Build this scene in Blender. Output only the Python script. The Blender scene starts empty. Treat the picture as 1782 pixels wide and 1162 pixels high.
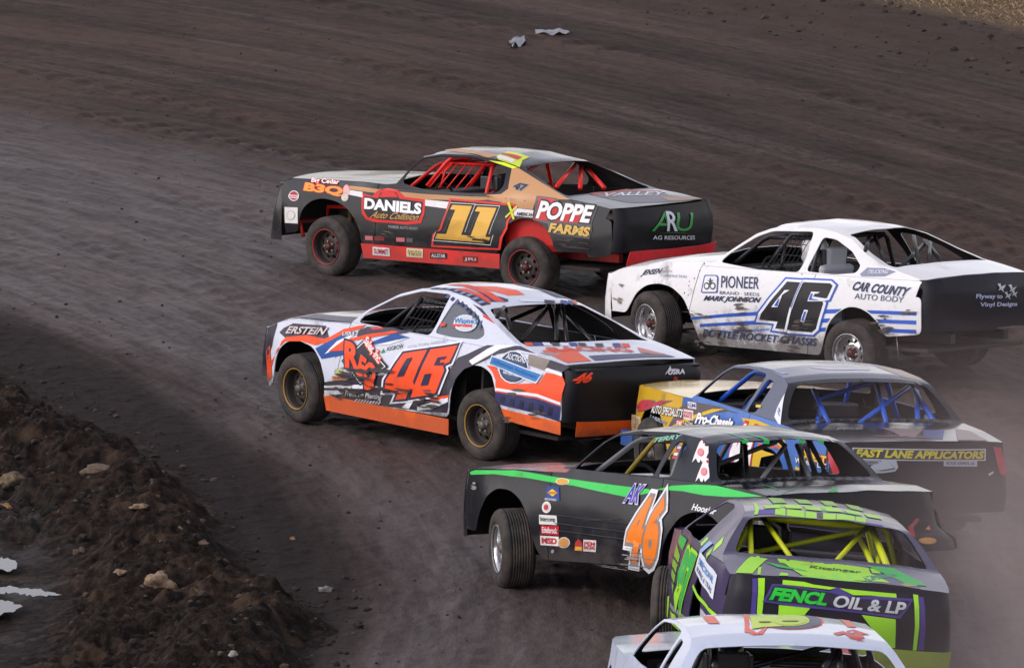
import bpy, bmesh, math, random
import numpy as np
from mathutils import Vector, Matrix, noise
from mathutils.geometry import delaunay_2d_cdt
random.seed(7)
R = math.radians
scene = bpy.context.scene
# ------------------------------------------------------------------ camera
PW, PH = 1782.0, 1162.0
FPX, PITCH, ROLL, CAMH = 10662.25, 0.160869, -0.001914, 10.48547
cd = bpy.data.cameras.new('camera'); cam = bpy.data.objects.new('camera', cd)
scene.collection.objects.link(cam); scene.camera = cam
cd.sensor_fit = 'HORIZONTAL'; cd.sensor_width = 36.0; cd.lens = 36.0*FPX/PW
cd.clip_start = 1.0; cd.clip_end = 3000.0
FW = Vector((0, math.cos(PITCH), -math.sin(PITCH))); UP0 = Vector((0, math.sin(PITCH), math.cos(PITCH))); RT0 = Vector((1, 0, 0))
CR = RT0*math.cos(ROLL)+UP0*math.sin(ROLL); CU = -RT0*math.sin(ROLL)+UP0*math.cos(ROLL)
CAMP = Vector((0, 0, CAMH))
m = Matrix((CR, CU, -FW)).transposed().to_4x4(); m.translation = CAMP
cam.matrix_world = m
# ------------------------------------------------------------------ light
world = bpy.data.worlds.new('World'); scene.world = world; world.use_nodes = True
wn = world.node_tree; wn.nodes.clear()
SUN_EL, SUN_AZ = R(38), R(-112)          # azimuth measured from +Y towards +X
sky = wn.nodes.new('ShaderNodeTexSky'); sky.sky_type = 'NISHITA'; sky.sun_disc = False
sky.sun_elevation = SUN_EL; sky.sun_rotation = SUN_AZ; sky.dust_density = 1.0; sky.air_density = 1.0; sky.altitude = 400
bg = wn.nodes.new('ShaderNodeBackground'); bg.inputs['Strength'].default_value = 0.15
wo = wn.nodes.new('ShaderNodeOutputWorld')
hs = wn.nodes.new('ShaderNodeHueSaturation'); hs.inputs['Saturation'].default_value = .38; hs.inputs['Value'].default_value = 1.35
tn = wn.nodes.new('ShaderNodeMix'); tn.data_type = 'RGBA'; tn.blend_type = 'MULTIPLY'; tn.inputs[0].default_value = 1; tn.inputs[7].default_value = (1.06, .97, .96, 1)
wn.links.new(sky.outputs[0], hs.inputs['Color']); wn.links.new(hs.outputs[0], tn.inputs[6]); wn.links.new(tn.outputs[2], bg.inputs[0]); wn.links.new(bg.outputs[0], wo.inputs[0])
sl = bpy.data.lights.new('sun', 'SUN'); sl.energy = 1.15; sl.angle = R(18); sl.color = (1.0, .93, .87)
sun = bpy.data.objects.new('sun', sl); scene.collection.objects.link(sun)
sd = Vector((math.sin(SUN_AZ)*math.cos(SUN_EL), math.cos(SUN_AZ)*math.cos(SUN_EL), math.sin(SUN_EL)))
sun.rotation_euler = sd.to_track_quat('Z', 'Y').to_euler(); sun.location = sd*50
vs = scene.view_settings; vs.view_transform = 'Standard'; vs.look = 'None'; vs.exposure = 0.15; vs.gamma = 1.0
vs.use_curve_mapping = False
# ------------------------------------------------------------------ helpers
def lin(c):
    if isinstance(c, str):
        c = c.lstrip('#'); c = [int(c[i:i+2], 16)/255 for i in (0, 2, 4)]
    return tuple(x/12.92 if x <= .04045 else ((x+.055)/1.055)**2.4 for x in c)
def tag(o, label=None, cat=None, group=None, kind=None):
    for k, v in (('label', label), ('category', cat), ('group', group), ('kind', kind)):
        if v: o[k] = v
    return o
def link(o, parent=None, mat4=None):
    scene.collection.objects.link(o)
    if parent is not None:
        o.parent = parent
    if mat4 is not None: o.matrix_local = mat4 if parent is not None else mat4
    return o
def mesh_obj(name, V, F, mats, parent=None, mat4=None, fm=None, smooth=True):
    me = bpy.data.meshes.new(name); me.from_pydata([tuple(v) for v in V], [], F)
    for mt in mats: me.materials.append(mt)
    if fm is not None: me.polygons.foreach_set('material_index', fm)
    if smooth is True: me.polygons.foreach_set('use_smooth', [True]*len(me.polygons))
    elif smooth is not False: me.polygons.foreach_set('use_smooth', smooth)
    me.update()
    o = bpy.data.objects.new(name, me); link(o, parent)
    if mat4 is not None: o.matrix_basis = mat4
    return o
class N:                                    # tiny node helper
    def __init__(s, name):
        s.m = bpy.data.materials.new(name); s.m.use_nodes = True; s.t = s.m.node_tree; s.b = s.t.nodes['Principled BSDF']
    def n(s, typ, **k):
        nd = s.t.nodes.new(typ)
        for a, v in k.items():
            if hasattr(nd, a): setattr(nd, a, v)
            else: nd.inputs[a.replace('_', ' ')].default_value = v
        return nd
    def l(s, a, b): s.t.links.new(a, b)
    def math(s, op, a, b=None, c=None, clamp=False):
        nd = s.t.nodes.new('ShaderNodeMath'); nd.operation = op; nd.use_clamp = clamp
        for i, v in enumerate((a, b, c)):
            if v is None: continue
            if isinstance(v, (int, float)): nd.inputs[i].default_value = v
            else: s.l(v, nd.inputs[i])
        return nd.outputs[0]
    def mix(s, f, a, b):
        nd = s.t.nodes.new('ShaderNodeMix'); nd.data_type = 'RGBA'
        for i, v in ((0, f), (6, a), (7, b)):
            if isinstance(v, (int, float)): nd.inputs[i].default_value = v
            elif isinstance(v, tuple): nd.inputs[i].default_value = (*v[:3], 1)
            else: s.l(v, nd.inputs[i])
        return nd.outputs[2]
    def noise(s, vec, scale, detail=4, rough=.55):
        nd = s.t.nodes.new('ShaderNodeTexNoise'); nd.inputs['Scale'].default_value = scale
        nd.inputs['Detail'].default_value = detail; nd.inputs['Roughness'].default_value = rough
        if vec is not None: s.l(vec, nd.inputs['Vector'])
        return nd.outputs[0]
    def ramp(s, v, lo, hi):
        nd = s.t.nodes.new('ShaderNodeMapRange'); nd.interpolation_type = 'SMOOTHSTEP'
        nd.inputs[1].default_value = lo; nd.inputs[2].default_value = hi
        s.l(v, nd.inputs[0]); return nd.outputs[0]
_mc = {}
DIRT = (.062, .047, .042)
def paint(name, col, rough=.38, metal=0.0, dirt=.5, coat=.0, spec=.4):
    key = (name, col if isinstance(col, str) else tuple(col), rough, metal, dirt)
    if key in _mc: return _mc[key]
    s = N(name); c = lin(col) if isinstance(col, str) else col
    tc = s.n('ShaderNodeTexCoord').outputs['Object']
    sep = s.n('ShaderNodeSeparateXYZ'); s.l(tc, sep.inputs[0])
    low = s.ramp(sep.outputs[2], .62, .12)
    n1 = s.noise(tc, 3.1, 7, .62); n2 = s.noise(tc, 26, 5, .7)
    a = s.math('MULTIPLY_ADD', low, .34, n1)
    a = s.math('MULTIPLY_ADD', n2, .22, a)
    f = s.ramp(a, .68, .96)
    f = s.math('MULTIPLY', f, dirt*1.1, clamp=True)
    f2 = s.math('MULTIPLY_ADD', s.ramp(n2, .35, .75), .10*dirt, f, clamp=True)
    n3 = s.noise(tc, 75, 2, .5); sp_ = s.math('MULTIPLY', s.ramp(n3, .63, .70), s.math('MULTIPLY', s.ramp(s.math('MULTIPLY_ADD', n1, .9, low), .55, 1.35), min(1.0, dirt*1.3)))
    f2 = s.math('MAXIMUM', f2, sp_)
    s.l(s.mix(f2, c, DIRT), s.b.inputs['Base Color'])
    s.l(s.math('MULTIPLY_ADD', f2, .45, rough, clamp=True), s.b.inputs['Roughness'])
    if metal: s.l(s.math('MULTIPLY', s.math('SUBTRACT', 1.0, f2), metal), s.b.inputs['Metallic'])
    s.b.inputs['Coat Weight'].default_value = coat; s.b.inputs['Coat Roughness'].default_value = .12
    s.b.inputs['Specular IOR Level'].default_value = spec
    bp = s.n('ShaderNodeBump', Strength=.12, Distance=.004); s.l(n2, bp.inputs['Height']); s.l(bp.outputs[0], s.b.inputs['Normal'])
    _mc[key] = s.m; return s.m
def cpaint(col, **k): return paint('vinyl', col, **k)
def rubber():
    if 'rub' in _mc: return _mc['rub']
    s = N('rubber'); tc = s.n('ShaderNodeTexCoord').outputs['Object']
    n1 = s.noise(tc, 7, 6, .65); n2 = s.noise(tc, 60, 3)
    s.l(s.mix(s.ramp(n1, .3, .75), (.014, .013, .013), (.075, .058, .050)), s.b.inputs['Base Color'])
    s.b.inputs['Roughness'].default_value = .8
    bp = s.n('ShaderNodeBump', Strength=.3, Distance=.003); s.l(n2, bp.inputs['Height']); s.l(bp.outputs[0], s.b.inputs['Normal'])
    _mc['rub'] = s.m; return s.m
# ------------------------------------------------------------------ zoom frames of the photograph used when measuring
Zm = {'1a': (440, 230, 4.15), '1b': (840, 230, 4.007), '2a': (440, 480, 3.5205), '2b': (780, 480, 3.5205), '3a': (1040, 370, 4.008),
      '3b': (1400, 370, 4.008), '4a': (1070, 620, 4.469), '4b': (1400, 620, 4.149), '5a': (780, 730, 3.748), '5b': (1080, 740, 3.8725),
      '6a': (1120, 850, 3.725), '6b': (1380, 850, 3.725), '6c': (1110, 860, 4.468), '7a': (1060, 1060, 5.94), '7b': (1340, 1060, 5.94),
      '5c': (1180, 740, 5.94), '6d': (1280, 880, 5.241), '1c': (730, 250, 8.91), '4c': (1300, 640, 4.95), 'p': (0, 0, 1)}
def inside(p, poly):
    x, y = p; c = False; j = len(poly)-1
    for i in range(len(poly)):
        xi, yi = poly[i]; xj, yj = poly[j]
        if (yi > y) != (yj > y) and x < (xj-xi)*(y-yi)/(yj-yi)+xi: c = not c
        j = i
    return c
def resample(poly, step):
    out = []
    n = len(poly)
    for i in range(n):
        a = Vector(poly[i]); b = Vector(poly[(i+1) % n]); L = (b-a).length
        if L < 1e-5: continue
        k = max(1, int(math.ceil(L/step)))
        for j in range(k): out.append(tuple(a.lerp(b, j/k)))
    return out
def rnd(poly, r, k=4):                       # round the corners of a polygon
    out = []; n = len(poly)
    for i in range(n):
        p = Vector(poly[i]); a = Vector(poly[i-1]); b = Vector(poly[(i+1) % n])
        la, lb = (a-p).length, (b-p).length; q = min(r, la*.45, lb*.45)
        A = p+(a-p).normalized()*q; B = p+(b-p).normalized()*q
        for j in range(k+1):
            t = j/k; out.append(tuple(A*(1-t)**2+p*2*t*(1-t)+B*t*t))
    return out
def cdt(poly, holes=(), step=.09, extra=None, bstep=None):
    loops = [resample(poly, bstep or step)]+[resample(h, bstep or step) for h in holes]
    V = []; E = []
    for lp in loops:
        s = len(V); V += lp; E += [(s+i, s+(i+1) % len(lp)) for i in range(len(lp))]
    xs = [p[0] for p in poly]; ys = [p[1] for p in poly]
    pts = extra if extra is not None else [(x, y) for x in np.arange(min(xs)+step*.5, max(xs), step) for y in np.arange(min(ys)+step*.5, max(ys), step)]
    B = np.array(V)
    for p in pts:
        if not inside(p, loops[0]): continue
        if any(inside(p, h) for h in loops[1:]): continue
        if np.min((B[:, 0]-p[0])**2+(B[:, 1]-p[1])**2) < (step*.3)**2: continue
        V.append(p)
    v, e, f, *_ = delaunay_2d_cdt([Vector(p) for p in V], E, [], 0, 1e-6)
    F = []
    for t in f:
        cx = sum(v[i][0] for i in t)/3; cy = sum(v[i][1] for i in t)/3
        if inside((cx, cy), loops[0]) and not any(inside((cx, cy), h) for h in loops[1:]): F.append(tuple(t))
    return [tuple(p) for p in v], F
def clip(poly, a, b, c):                     # keep a*x+b*y <= c
    out = []; n = len(poly)
    for i in range(n):
        p, q = poly[i], poly[(i+1) % n]; dp = a*p[0]+b*p[1]-c; dq = a*q[0]+b*q[1]-c
        if dp <= 0: out.append(p)
        if (dp < 0 < dq) or (dq < 0 < dp):
            t = dp/(dp-dq); out.append((p[0]+(q[0]-p[0])*t, p[1]+(q[1]-p[1])*t))
    return out
_tc = {}
def text2d(s, bold=.0, shear=.0, spacing=1.0):
    key = (s, bold, shear, spacing)
    if key in _tc: return _tc[key]
    cu = bpy.data.curves.new('print', 'FONT'); cu.body = s; cu.offset = bold; cu.shear = shear; cu.space_character = spacing
    cu.resolution_u = 3; cu.fill_mode = 'FRONT' if hasattr(cu, 'fill_mode') else cu.fill_mode
    o = bpy.data.objects.new('print', cu); scene.collection.objects.link(o)
    dg = bpy.context.evaluated_depsgraph_get(); dg.update()
    me = o.evaluated_get(dg).to_mesh(); me.calc_loop_triangles()
    V = [(v.co.x, v.co.y) for v in me.vertices]; F = [tuple(t.vertices) for t in me.loop_triangles]
    o.evaluated_get(dg).to_mesh_clear(); scene.collection.objects.unlink(o); bpy.data.objects.remove(o); bpy.data.curves.remove(cu)
    _tc[key] = (V, F); return V, F
def subdivide2d(V, F, step):
    bm = bmesh.new(); vs_ = [bm.verts.new((p[0], p[1], 0)) for p in V]
    for f in F:
        try: bm.faces.new([vs_[i] for i in f])
        except ValueError: pass
    xs = [p[0] for p in V]; ys = [p[1] for p in V]
    for ax, lo, hi in ((0, min(xs), max(xs)), (1, min(ys), max(ys))):
        for c in np.arange(math.ceil(lo/step)*step, hi, step):
            co = Vector((0, 0, 0)); co[ax] = c; no = Vector((0, 0, 0)); no[ax] = 1
            bmesh.ops.bisect_plane(bm, geom=bm.verts[:]+bm.edges[:]+bm.faces[:], plane_co=co, plane_no=no, dist=1e-6)
    bmesh.ops.triangulate(bm, faces=bm.faces[:])
    bm.verts.index_update()
    V2 = [(v.co.x, v.co.y) for v in bm.verts]; F2 = [tuple(v.index for v in f.verts) for f in bm.faces]
    bm.free(); return V2, F2
def interp(x, pts): return float(np.interp(x, [p[0] for p in pts], [p[1] for p in pts]))
# ------------------------------------------------------------------ the race car
HUBX = (.95, 3.70)
class Car:
    def __init__(s, spec):
        s.__dict__.update(spec)
        x, y, yw, dz, pi_, rl = s.pose
        s.root = bpy.data.objects.new('race_car', None); scene.collection.objects.link(s.root)
        s.root.location = (x, y, 0); s.root.rotation_euler = (0, 0, -yw)
        tag(s.root, s.label, 'race car', 'stock cars racing round the dirt track')
        Rb = Matrix.Rotation(pi_, 4, 'Y') @ Matrix.Rotation(rl, 4, 'X')
        s.BM = Matrix.Translation((0, 0, dz)) @ Rb @ Matrix.Translation((-2.4, 0, 0))    # body frame -> root
        s.WM = Matrix.Translation((-2.4, 0, 0))
        s.W2B = (Matrix.Translation((x, y, 0)) @ Matrix.Rotation(-yw, 4, 'Z') @ s.BM).inverted()
        s.zb = getattr(s, 'zb', .98)
        s.zc_ = s.crease; s.xs0 = s.crease[0][0]; s.xs1 = s.crease[-1][0]
        s.body = paint('body_paint', s.col, rough=.3, dirt=s.dirt, coat=.15); s.inner = paint('inner_metal', '#2a2729', rough=.6, dirt=.8)
        s.seed = s.pose[0]*3.1
    # -- surface functions (body frame: x to the rear, y to the right side, z up)
    def hw(s, x): return interp(x, [(0, .70), (.25, .80), (.55, .88), (1.0, .93), (2.0, .95), (3.7, .95), (4.3, .92+s.tw*.5), (4.9, .85+s.tw)])
    def Y(s, x, z):
        h = s.hw(x); p = interp(z, [(.1, .96), (.3, .985), (.5, 1.0), (.7, .992), (.98, .95)])
        if z <= s.zb: return h*p
        d = z-s.zb; return h*.95-s.lean*d-.35*d*d
    def dent(s, x, z, k=0):
        a = s.dents
        return a*(1.3*noise.noise(Vector((x*2.3+s.seed, z*3.1, k)))+.22*noise.noise(Vector((x*6+s.seed, z*7, k+5)))+1.2*max(0, noise.noise(Vector((x*3.3, z*4, k+s.seed)))-.25))
    def zc(s, x): return interp(x, [(c[0], c[1]) for c in s.crease])
    def crown(s, x): return interp(x, [(c[0], c[2]) for c in s.crease])
    def bow(s, x): return interp(x, [(c[0], c[3]) for c in s.crease])
    def P_left(s, a, b, off=0): return s._side(a, b, -1, off)
    def _side(s, a, b, sg, off=0): return Vector((a, sg*(s.Y(a, b)+s.dent(a, b, sg)+off), b))
    def P_right(s, a, b, off=0): return s._side(a, b, 1, off)
    def P_top(s, x, t, off=0):                # t in -1..1
        z = s.zc(x); y = s.Y(x, z)*t; q = 1-t*t
        return Vector((x+s.bow(x)*q, y, z+s.crown(x)*(1-abs(t)**2.4)+s.dent(x, t*.8, 9)*.6*(1 if abs(t) < .97 else 0)+off))
    def XT(s, z): return interp(z, s.tailprof)
    def P_tail(s, u, z, off=0):
        r = s.tail_r; Lt = s.XT(z)+off; ye = s.Y(4.75, min(z, s.zb))+off*.5
        sg = -1 if u < 0 else 1; a = abs(u)
        q = (1-(a/.8)**2)*.07 if a < .8 else 0
        if a < .8: return Vector((Lt+q+s.dent(u*.5, z*1.3, 3)*2.2, sg*a/.8*(ye-r), z))
        ph = (a-.8)/.2*math.pi/2
        return Vector((Lt-r+r*math.cos(ph), sg*(ye-r+r*math.sin(ph)), z))
    def P_nose(s, u, z, off=0):
        z = max(z, .05); xe = s.nose_x; ye = s.Y(xe, min(z, .9))+off; sg = -1 if u < 0 else 1; a = abs(u)
        x0 = interp(z, s.noseprof)
        ph = a*math.pi/2
        return Vector((xe-(xe-x0+off)*abs(math.cos(ph))**.75, sg*ye*abs(math.sin(ph))**.8, z))
    # -- photograph pixel to a point of a surface
    def ray(s, px, py):
        d = FW+CR*((px-PW/2)/FPX)-CU*((py-PH/2)/FPX)
        return s.W2B @ CAMP, s.W2B.to_3x3() @ d
    def hit(s, surf, px, py):
        o, d = s.ray(px, py); t0 = -((o-Vector((2.4, 0, .6))).dot(d))/(d.dot(d)); L = d.length
        def g(t):
            p = o+d*t
            if surf == 'left': return p.y+s.Y(p.x, p.z)
            if surf == 'top':
                x = min(max(p.x, s.xs0), s.xs1); z = s.zc(x); y = s.Y(x, z); tt = min(1, abs(p.y)/y)
                x2 = min(max(p.x-s.bow(x)*(1-tt*tt), s.xs0), s.xs1)
                return s.zc(x2)+s.crown(x2)*(1-tt**2.4)-p.z
            r = s.tail_r; ye = s.Y(4.75, min(p.z, s.zb)); a = min(1, abs(p.y)/(ye-r)); return s.XT(p.z)+(1-a*a)*.07-p.x
        n = 200; ta = t0-5/L; prev = g(ta)
        for i in range(1, n+1):
            tb = t0+(-5+10*i/n)/L; cur = g(tb)
            if prev < 0 <= cur:
                lo, hi = tb-10/n/L, tb
                for _ in range(24):
                    mid = (lo+hi)/2
                    if g(mid) < 0: lo = mid
                    else: hi = mid
                p = o+d*hi; break
            prev = cur
        else: p = o+d*t0
        if surf == 'left': return (p.x, p.z)
        if surf == 'top':
            x = min(max(p.x, s.xs0), s.xs1); y = s.Y(x, s.zc(x)); tt = max(-1, min(1, p.y/y))
            x2 = min(max(p.x-s.bow(x)*(1-tt*tt), s.xs0), s.xs1); y = s.Y(x2, s.zc(x2)); return (x2, p.y/y)
        r = s.tail_r; ye = s.Y(4.75, min(p.z, s.zb)); return (p.y/(ye-r)*.8, p.z)
    def on(s, surf, zm, pts):
        a, b, k = Zm[zm]; return [s.hit(surf, a+x/k, b+y/k) for x, y in pts]
    def pt(s, zm, x, y, ax, val):             # pixel -> point on plane ax=val of the body frame
        a, b, k = Zm[zm]; o, d = s.ray(a+x/k, b+y/k); t = (val-o[ax])/d[ax]; return o+d*t
    # -- builders
    MAPS = {'left': ('P_left', Vector((0, -1, .1)), 1.0), 'right': ('P_right', Vector((0, 1, .1)), 1.0), 'top': ('P_top', Vector((0, 0, 1)), .8),
            'tail': ('P_tail', Vector((1, 0, 0)), .9), 'nose': ('P_nose', Vector((-1, 0, .3)), .8)}
    def normal(s, surf, a, b):
        fn = getattr(s, s.MAPS[surf][0]); e = .01
        if surf == 'top':
            du = fn(min(a+e, s.xs1), b)-fn(max(a-e, s.xs0), b)
        else: du = fn(a+e, b)-fn(a-e, b)
        dv = fn(a, b+e)-fn(a, b-e); n = du.cross(dv)
        if n.length < 1e-9: return s.MAPS[surf][1].normalized()
        n.normalize(); ref = s.MAPS[surf][1]
        if surf in ('tail', 'nose'): p = fn(a, b); ref = Vector((ref.x, (1.5 if a > 0 else -1.5)*max(0, abs(a)-.6), .05)) if surf == 'tail' else Vector((-1, 3*a, .05))
        return n if n.dot(ref) > 0 else -n
    def panel(s, name, surf, poly, holes=(), mat=None, thick=.009, step=.09, off=0, extra=None, parent=None, label=None):
        V, F = cdt(poly, holes, step, extra, bstep=step*.6)
        fn = getattr(s, s.MAPS[surf][0]); P = [fn(*v) for v in V]; Nn = [s.normal(surf, *v) for v in V]
        n = len(P); ref = None; F2 = []
        for t in F:
            nn = (P[t[1]]-P[t[0]]).cross(P[t[2]]-P[t[0]]); F2.append(t if nn.dot(Nn[t[0]]) > 0 else t[::-1])
        VV = [p+q*off for p, q in zip(P, Nn)]+[p+q*(off-thick) for p, q in zip(P, Nn)]
        FF = list(F2)+[tuple(i+n for i in t[::-1]) for t in F2]; fm = [0]*len(F2)+[1]*len(F2); sm = [True]*(2*len(F2))
        ec = {}
        for t in F2:
            for i in range(3):
                a, b = t[i], t[(i+1) % 3]; ec[(a, b)] = 1
        for (a, b) in list(ec):
            if (b, a) not in ec:
                k = len(VV); VV += [VV[a], VV[b], VV[b+n], VV[a+n]]; FF.append((k+1, k, k+3, k+2)); fm.append(0); sm.append(False)
        o = mesh_obj(name, VV, FF, [mat or s.body, s.inner], parent or s.root, s.BM if parent is None else None, fm, sm)
        if label: o['label'] = label
        return o
    def decal(s, surf, layers, name='vinyl_patch', lay=1, step=.07):
        """layers: list of (V2d, F2d, colour) in surface coordinates, stacked outward"""
        fn = getattr(s, s.MAPS[surf][0]); VV = []; FF = []; fm = []; mats = []
        for i, (V, F, col) in enumerate(layers):
            if len(V) < 3 or not len(F): continue
            V, F = subdivide2d(V, F, .05 if surf == 'tail' else step)
            mt = col if not isinstance(col, (str, tuple)) else cpaint(col, dirt=s.dirt*.8)
            if mt not in mats: mats.append(mt)
            k = len(VV); off = .0022*(lay+i)+(.004 if surf == 'tail' else 0)
            P = []
            for v in V:
                p = fn(*v); P.append(p+s.normal(surf, *v)*off)
            VV += P
            for t in F:
                nn = (P[t[1]]-P[t[0]]).cross(P[t[2]]-P[t[0]]); q = s.normal(surf, *V[t[0]])
                t2 = t if nn.dot(q) > 0 else t[::-1]; FF.append(tuple(j+k for j in t2)); fm.append(mats.index(mt))
        return mesh_obj(name, VV, FF, mats, s.root, s.BM, fm, True)
    def poly(s, surf, zm, pts, col, name='vinyl_patch', lay=1, round_=0):
        P = s.on(surf, zm, pts) if zm else pts
        if round_: P = rnd(P, round_)
        P = resample(P, .12)
        V, F = cdt(P, (), .5, extra=[])
        return s.decal(surf, [(V, F, col)], name, lay)
    def text(s, surf, zm, st, p0, p1, p2, col, out=None, ow=.03, bold=.02, shear=0, back=None, name='sponsor_decal', lay=2, out2=None, step=.07, spacing=1.0):
        """p0 = lower left, p1 = lower right, p2 = upper left of the lettering"""
        A, B, C = [Vector(q) for q in (s.on(surf, zm, [p0, p1, p2]) if zm else (p0, p1, p2))]
        V, F = text2d(st, bold, shear, spacing)
        if not V: return None
        xs = [p[0] for p in V]; ys = [p[1] for p in V]; x0, x1, y0, y1 = min(xs), max(xs), min(ys), max(ys)
        f = lambda W_: [tuple(A+(B-A)*((p[0]-x0)/(x1-x0))+(C-A)*((p[1]-y0)/(y1-y0))) for p in W_]
        L = []
        if back:
            q = .12; L.append((f([(x0-(x1-x0)*.04, y0-(y1-y0)*.25), (x1+(x1-x0)*.04, y0-(y1-y0)*.25), (x1+(x1-x0)*.04, y1+(y1-y0)*.25), (x0-(x1-x0)*.04, y1+(y1-y0)*.25)]), [(0, 1, 2), (0, 2, 3)], back))
        if out2:
            V3, F3 = text2d(st, bold+ow*2, shear, spacing); L.append((f(V3), F3, out2))
        if out:
            V2, F2 = text2d(st, bold+ow, shear, spacing); L.append((f(V2), F2, out))
        L.append((f(V), F, col))
        return s.decal(surf, L, name, lay, step)
    def tube(s, pts, r=.022, mat=None, name='cage_tube', seg=8, parent=None, mat4=None, bend=.0):
        pts = [Vector(p) for p in pts]; VV = []; FF = []
        for i, p in enumerate(pts):
            d = (pts[min(i+1, len(pts)-1)]-pts[max(i-1, 0)]).normalized()
            a = d.orthogonal().normalized() if i == 0 else (a-d*a.dot(d)).normalized(); b = d.cross(a)
            for j in range(seg):
                w = 2*math.pi*j/seg; VV.append(p+(a*math.cos(w)+b*math.sin(w))*r)
        for i in range(len(pts)-1):
            for j in range(seg):
                k = (j+1) % seg; FF.append((i*seg+j, i*seg+k, (i+1)*seg+k, (i+1)*seg+j))
        FF.append(tuple(range(seg))[::-1]); FF.append(tuple((len(pts)-1)*seg+j for j in range(seg)))
        return mesh_obj(name, VV, FF, [mat or s.cagem], parent or s.root, mat4 or (s.BM if parent is None else None), smooth=True)
    def box(s, name, lo, hi, mat, bev=.01, parent=None, rot=None, ctr=None):
        bm = bmesh.new(); bmesh.ops.create_cube(bm, size=1)
        lo, hi = Vector(lo), Vector(hi)
        for v in bm.verts: v.co = Vector([(lo[i]+hi[i])/2+v.co[i]*(hi[i]-lo[i]) for i in range(3)])
        if bev: bmesh.ops.bevel(bm, geom=bm.edges[:], offset=bev, segments=2, affect='EDGES', profile=.5)
        if rot is not None: bmesh.ops.transform(bm, matrix=Matrix.Translation((lo+hi)/2) @ rot @ Matrix.Translation(-(lo+hi)/2), verts=bm.verts[:])
        me = bpy.data.meshes.new(name); bm.to_mesh(me); bm.free(); me.materials.append(mat)
        o = bpy.data.objects.new(name, me); link(o, parent or s.root)
        if parent is None: o.matrix_basis = s.BM
        return o
def lathe(prof, seg=48, y0=0, close=False):
    VV = []; FF = []; n = len(prof)
    for j in range(seg):
        w = 2*math.pi*j/seg
        for (r, y) in prof: VV.append((r*math.cos(w), y, r*math.sin(w)))
    for j in range(seg):
        k = (j+1) % seg
        for i in range(n-1 if not close else n):
            i2 = (i+1) % n; FF.append((j*n+i, k*n+i, k*n+i2, j*n+i2))
    return VV, FF
_wm = {}
def wheel_meshes(kind, ring, rimcol, metal):
    key = (kind, ring)
    if key in _wm: return _wm[key]
    def mk(name, V, F, mats, fm=None, sm=True):
        me = bpy.data.meshes.new(name); me.from_pydata(V, [], F)
        for q in mats: me.materials.append(q)
        if fm: me.polygons.foreach_set('material_index', fm)
        me.polygons.foreach_set('use_smooth', [sm]*len(me.polygons)); me.update(); return me
    # y = -.135 outer face, +.135 inner face
    tp = [(.200, -.105), (.206, -.125), (.235, -.142), (.270, -.145), (.300, -.138), (.322, -.124), (.334, -.108), (.339, -.096)]
    for i in range(8):
        y = -.088+i*.0235; tp += [(.341, y), (.341, y+.017), (.334, y+.0185), (.334, y+.022)]
    tp += [(.339, .100), (.334, .110), (.320, .126), (.290, .140), (.235, .142), (.200, .105)]
    V, F = lathe(tp, 56); tyre = mk('tyre', V, F, [rubber()])
    rp = [(.202, -.128), (.208, -.132), (.210, -.126), (.200, -.118), (.186, -.110), (.182, -.09), (.176, -.03), (.170, .02), (.176, .10), (.2, .125)]
    V, F = lathe(rp[::-1], 48)
    rm = paint('rim_paint', rimcol, rough=.12 if metal else .3, metal=metal, dirt=.12 if metal else .5)
    rim = mk('rim', V, F, [rm])
    rg, F2 = lathe([(.196, -.123), (.200, -.129), (.205, -.136), (.200, -.137), (.194, -.127)], 48, close=True)
    ringm = mk('rim_ring', rg, F2, [cpaint(ring, dirt=.3)])
    # disc with eight windows
    circ = lambda r, n, cx=0, cy=0: [(cx+r*math.cos(2*math.pi*i/n), cy+r*math.sin(2*math.pi*i/n)) for i in range(n)]
    holes = [circ(.022, 10, .125*math.cos(a), .125*math.sin(a)) for a in [2*math.pi*i/8 for i in range(8)]]
    V2, F2 = cdt(circ(.18, 40), holes, .03)
    yf = lambda x, y: -.035-.035*max(0, 1-abs(math.hypot(x, y)-.085)/.05) if math.hypot(x, y) > .03 else -.07
    n = len(V2); VV = [(x, yf(x, y), y) for x, y in V2]+[(x, yf(x, y)+.008, y) for x, y in V2]
    FF = [t for t in F2]+[tuple(i+n for i in t[::-1]) for t in F2]
    disc = mk('wheel_disc', VV, FF, [rm])
    hp = [(0, -.115), (.03, -.112), (.042, -.10), (.046, -.06), (.075, -.055), (.075, -.04)]
    V, F = lathe(hp, 20)
    hub = mk('hub_cap', V, F, [paint('hub_metal', '#5a1f20' if kind in (1, 3) else '#6e6a66', rough=.35, metal=.6, dirt=.3)])
    NV = []; NF = []
    for i in range(5):
        a = 2*math.pi*i/5; cx, cz = .062*math.cos(a), .062*math.sin(a); k = len(NV)
        for yy in (-.085, -.05):
            for j in range(6): NV.append((cx+.012*math.cos(j*math.pi/3), yy, cz+.012*math.sin(j*math.pi/3)))
        NF += [(k+j, k+(j+1) % 6, k+6+(j+1) % 6, k+6+j) for j in range(6)]+[tuple(k+j for j in range(6))[::-1]]
    nuts = mk('lug_nuts', NV, NF, [paint('nut_metal', '#b5b2ae', rough=.25, metal=.9, dirt=.3)], sm=False)
    bd, F = lathe([(0, .0), (.15, .0), (.15, .03), (0, .03)], 24)
    drum = mk('brake_drum', bd, F, [paint('drum_metal', '#2c2624', rough=.6, dirt=.9)])
    _wm[key] = (tyre, rim, ringm, disc, hub, nuts, drum); return _wm[key]
def px(zm, pts): a, b, k = Zm[zm]; return [(a+x/k, b+y/k) for x, y in pts]
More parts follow.
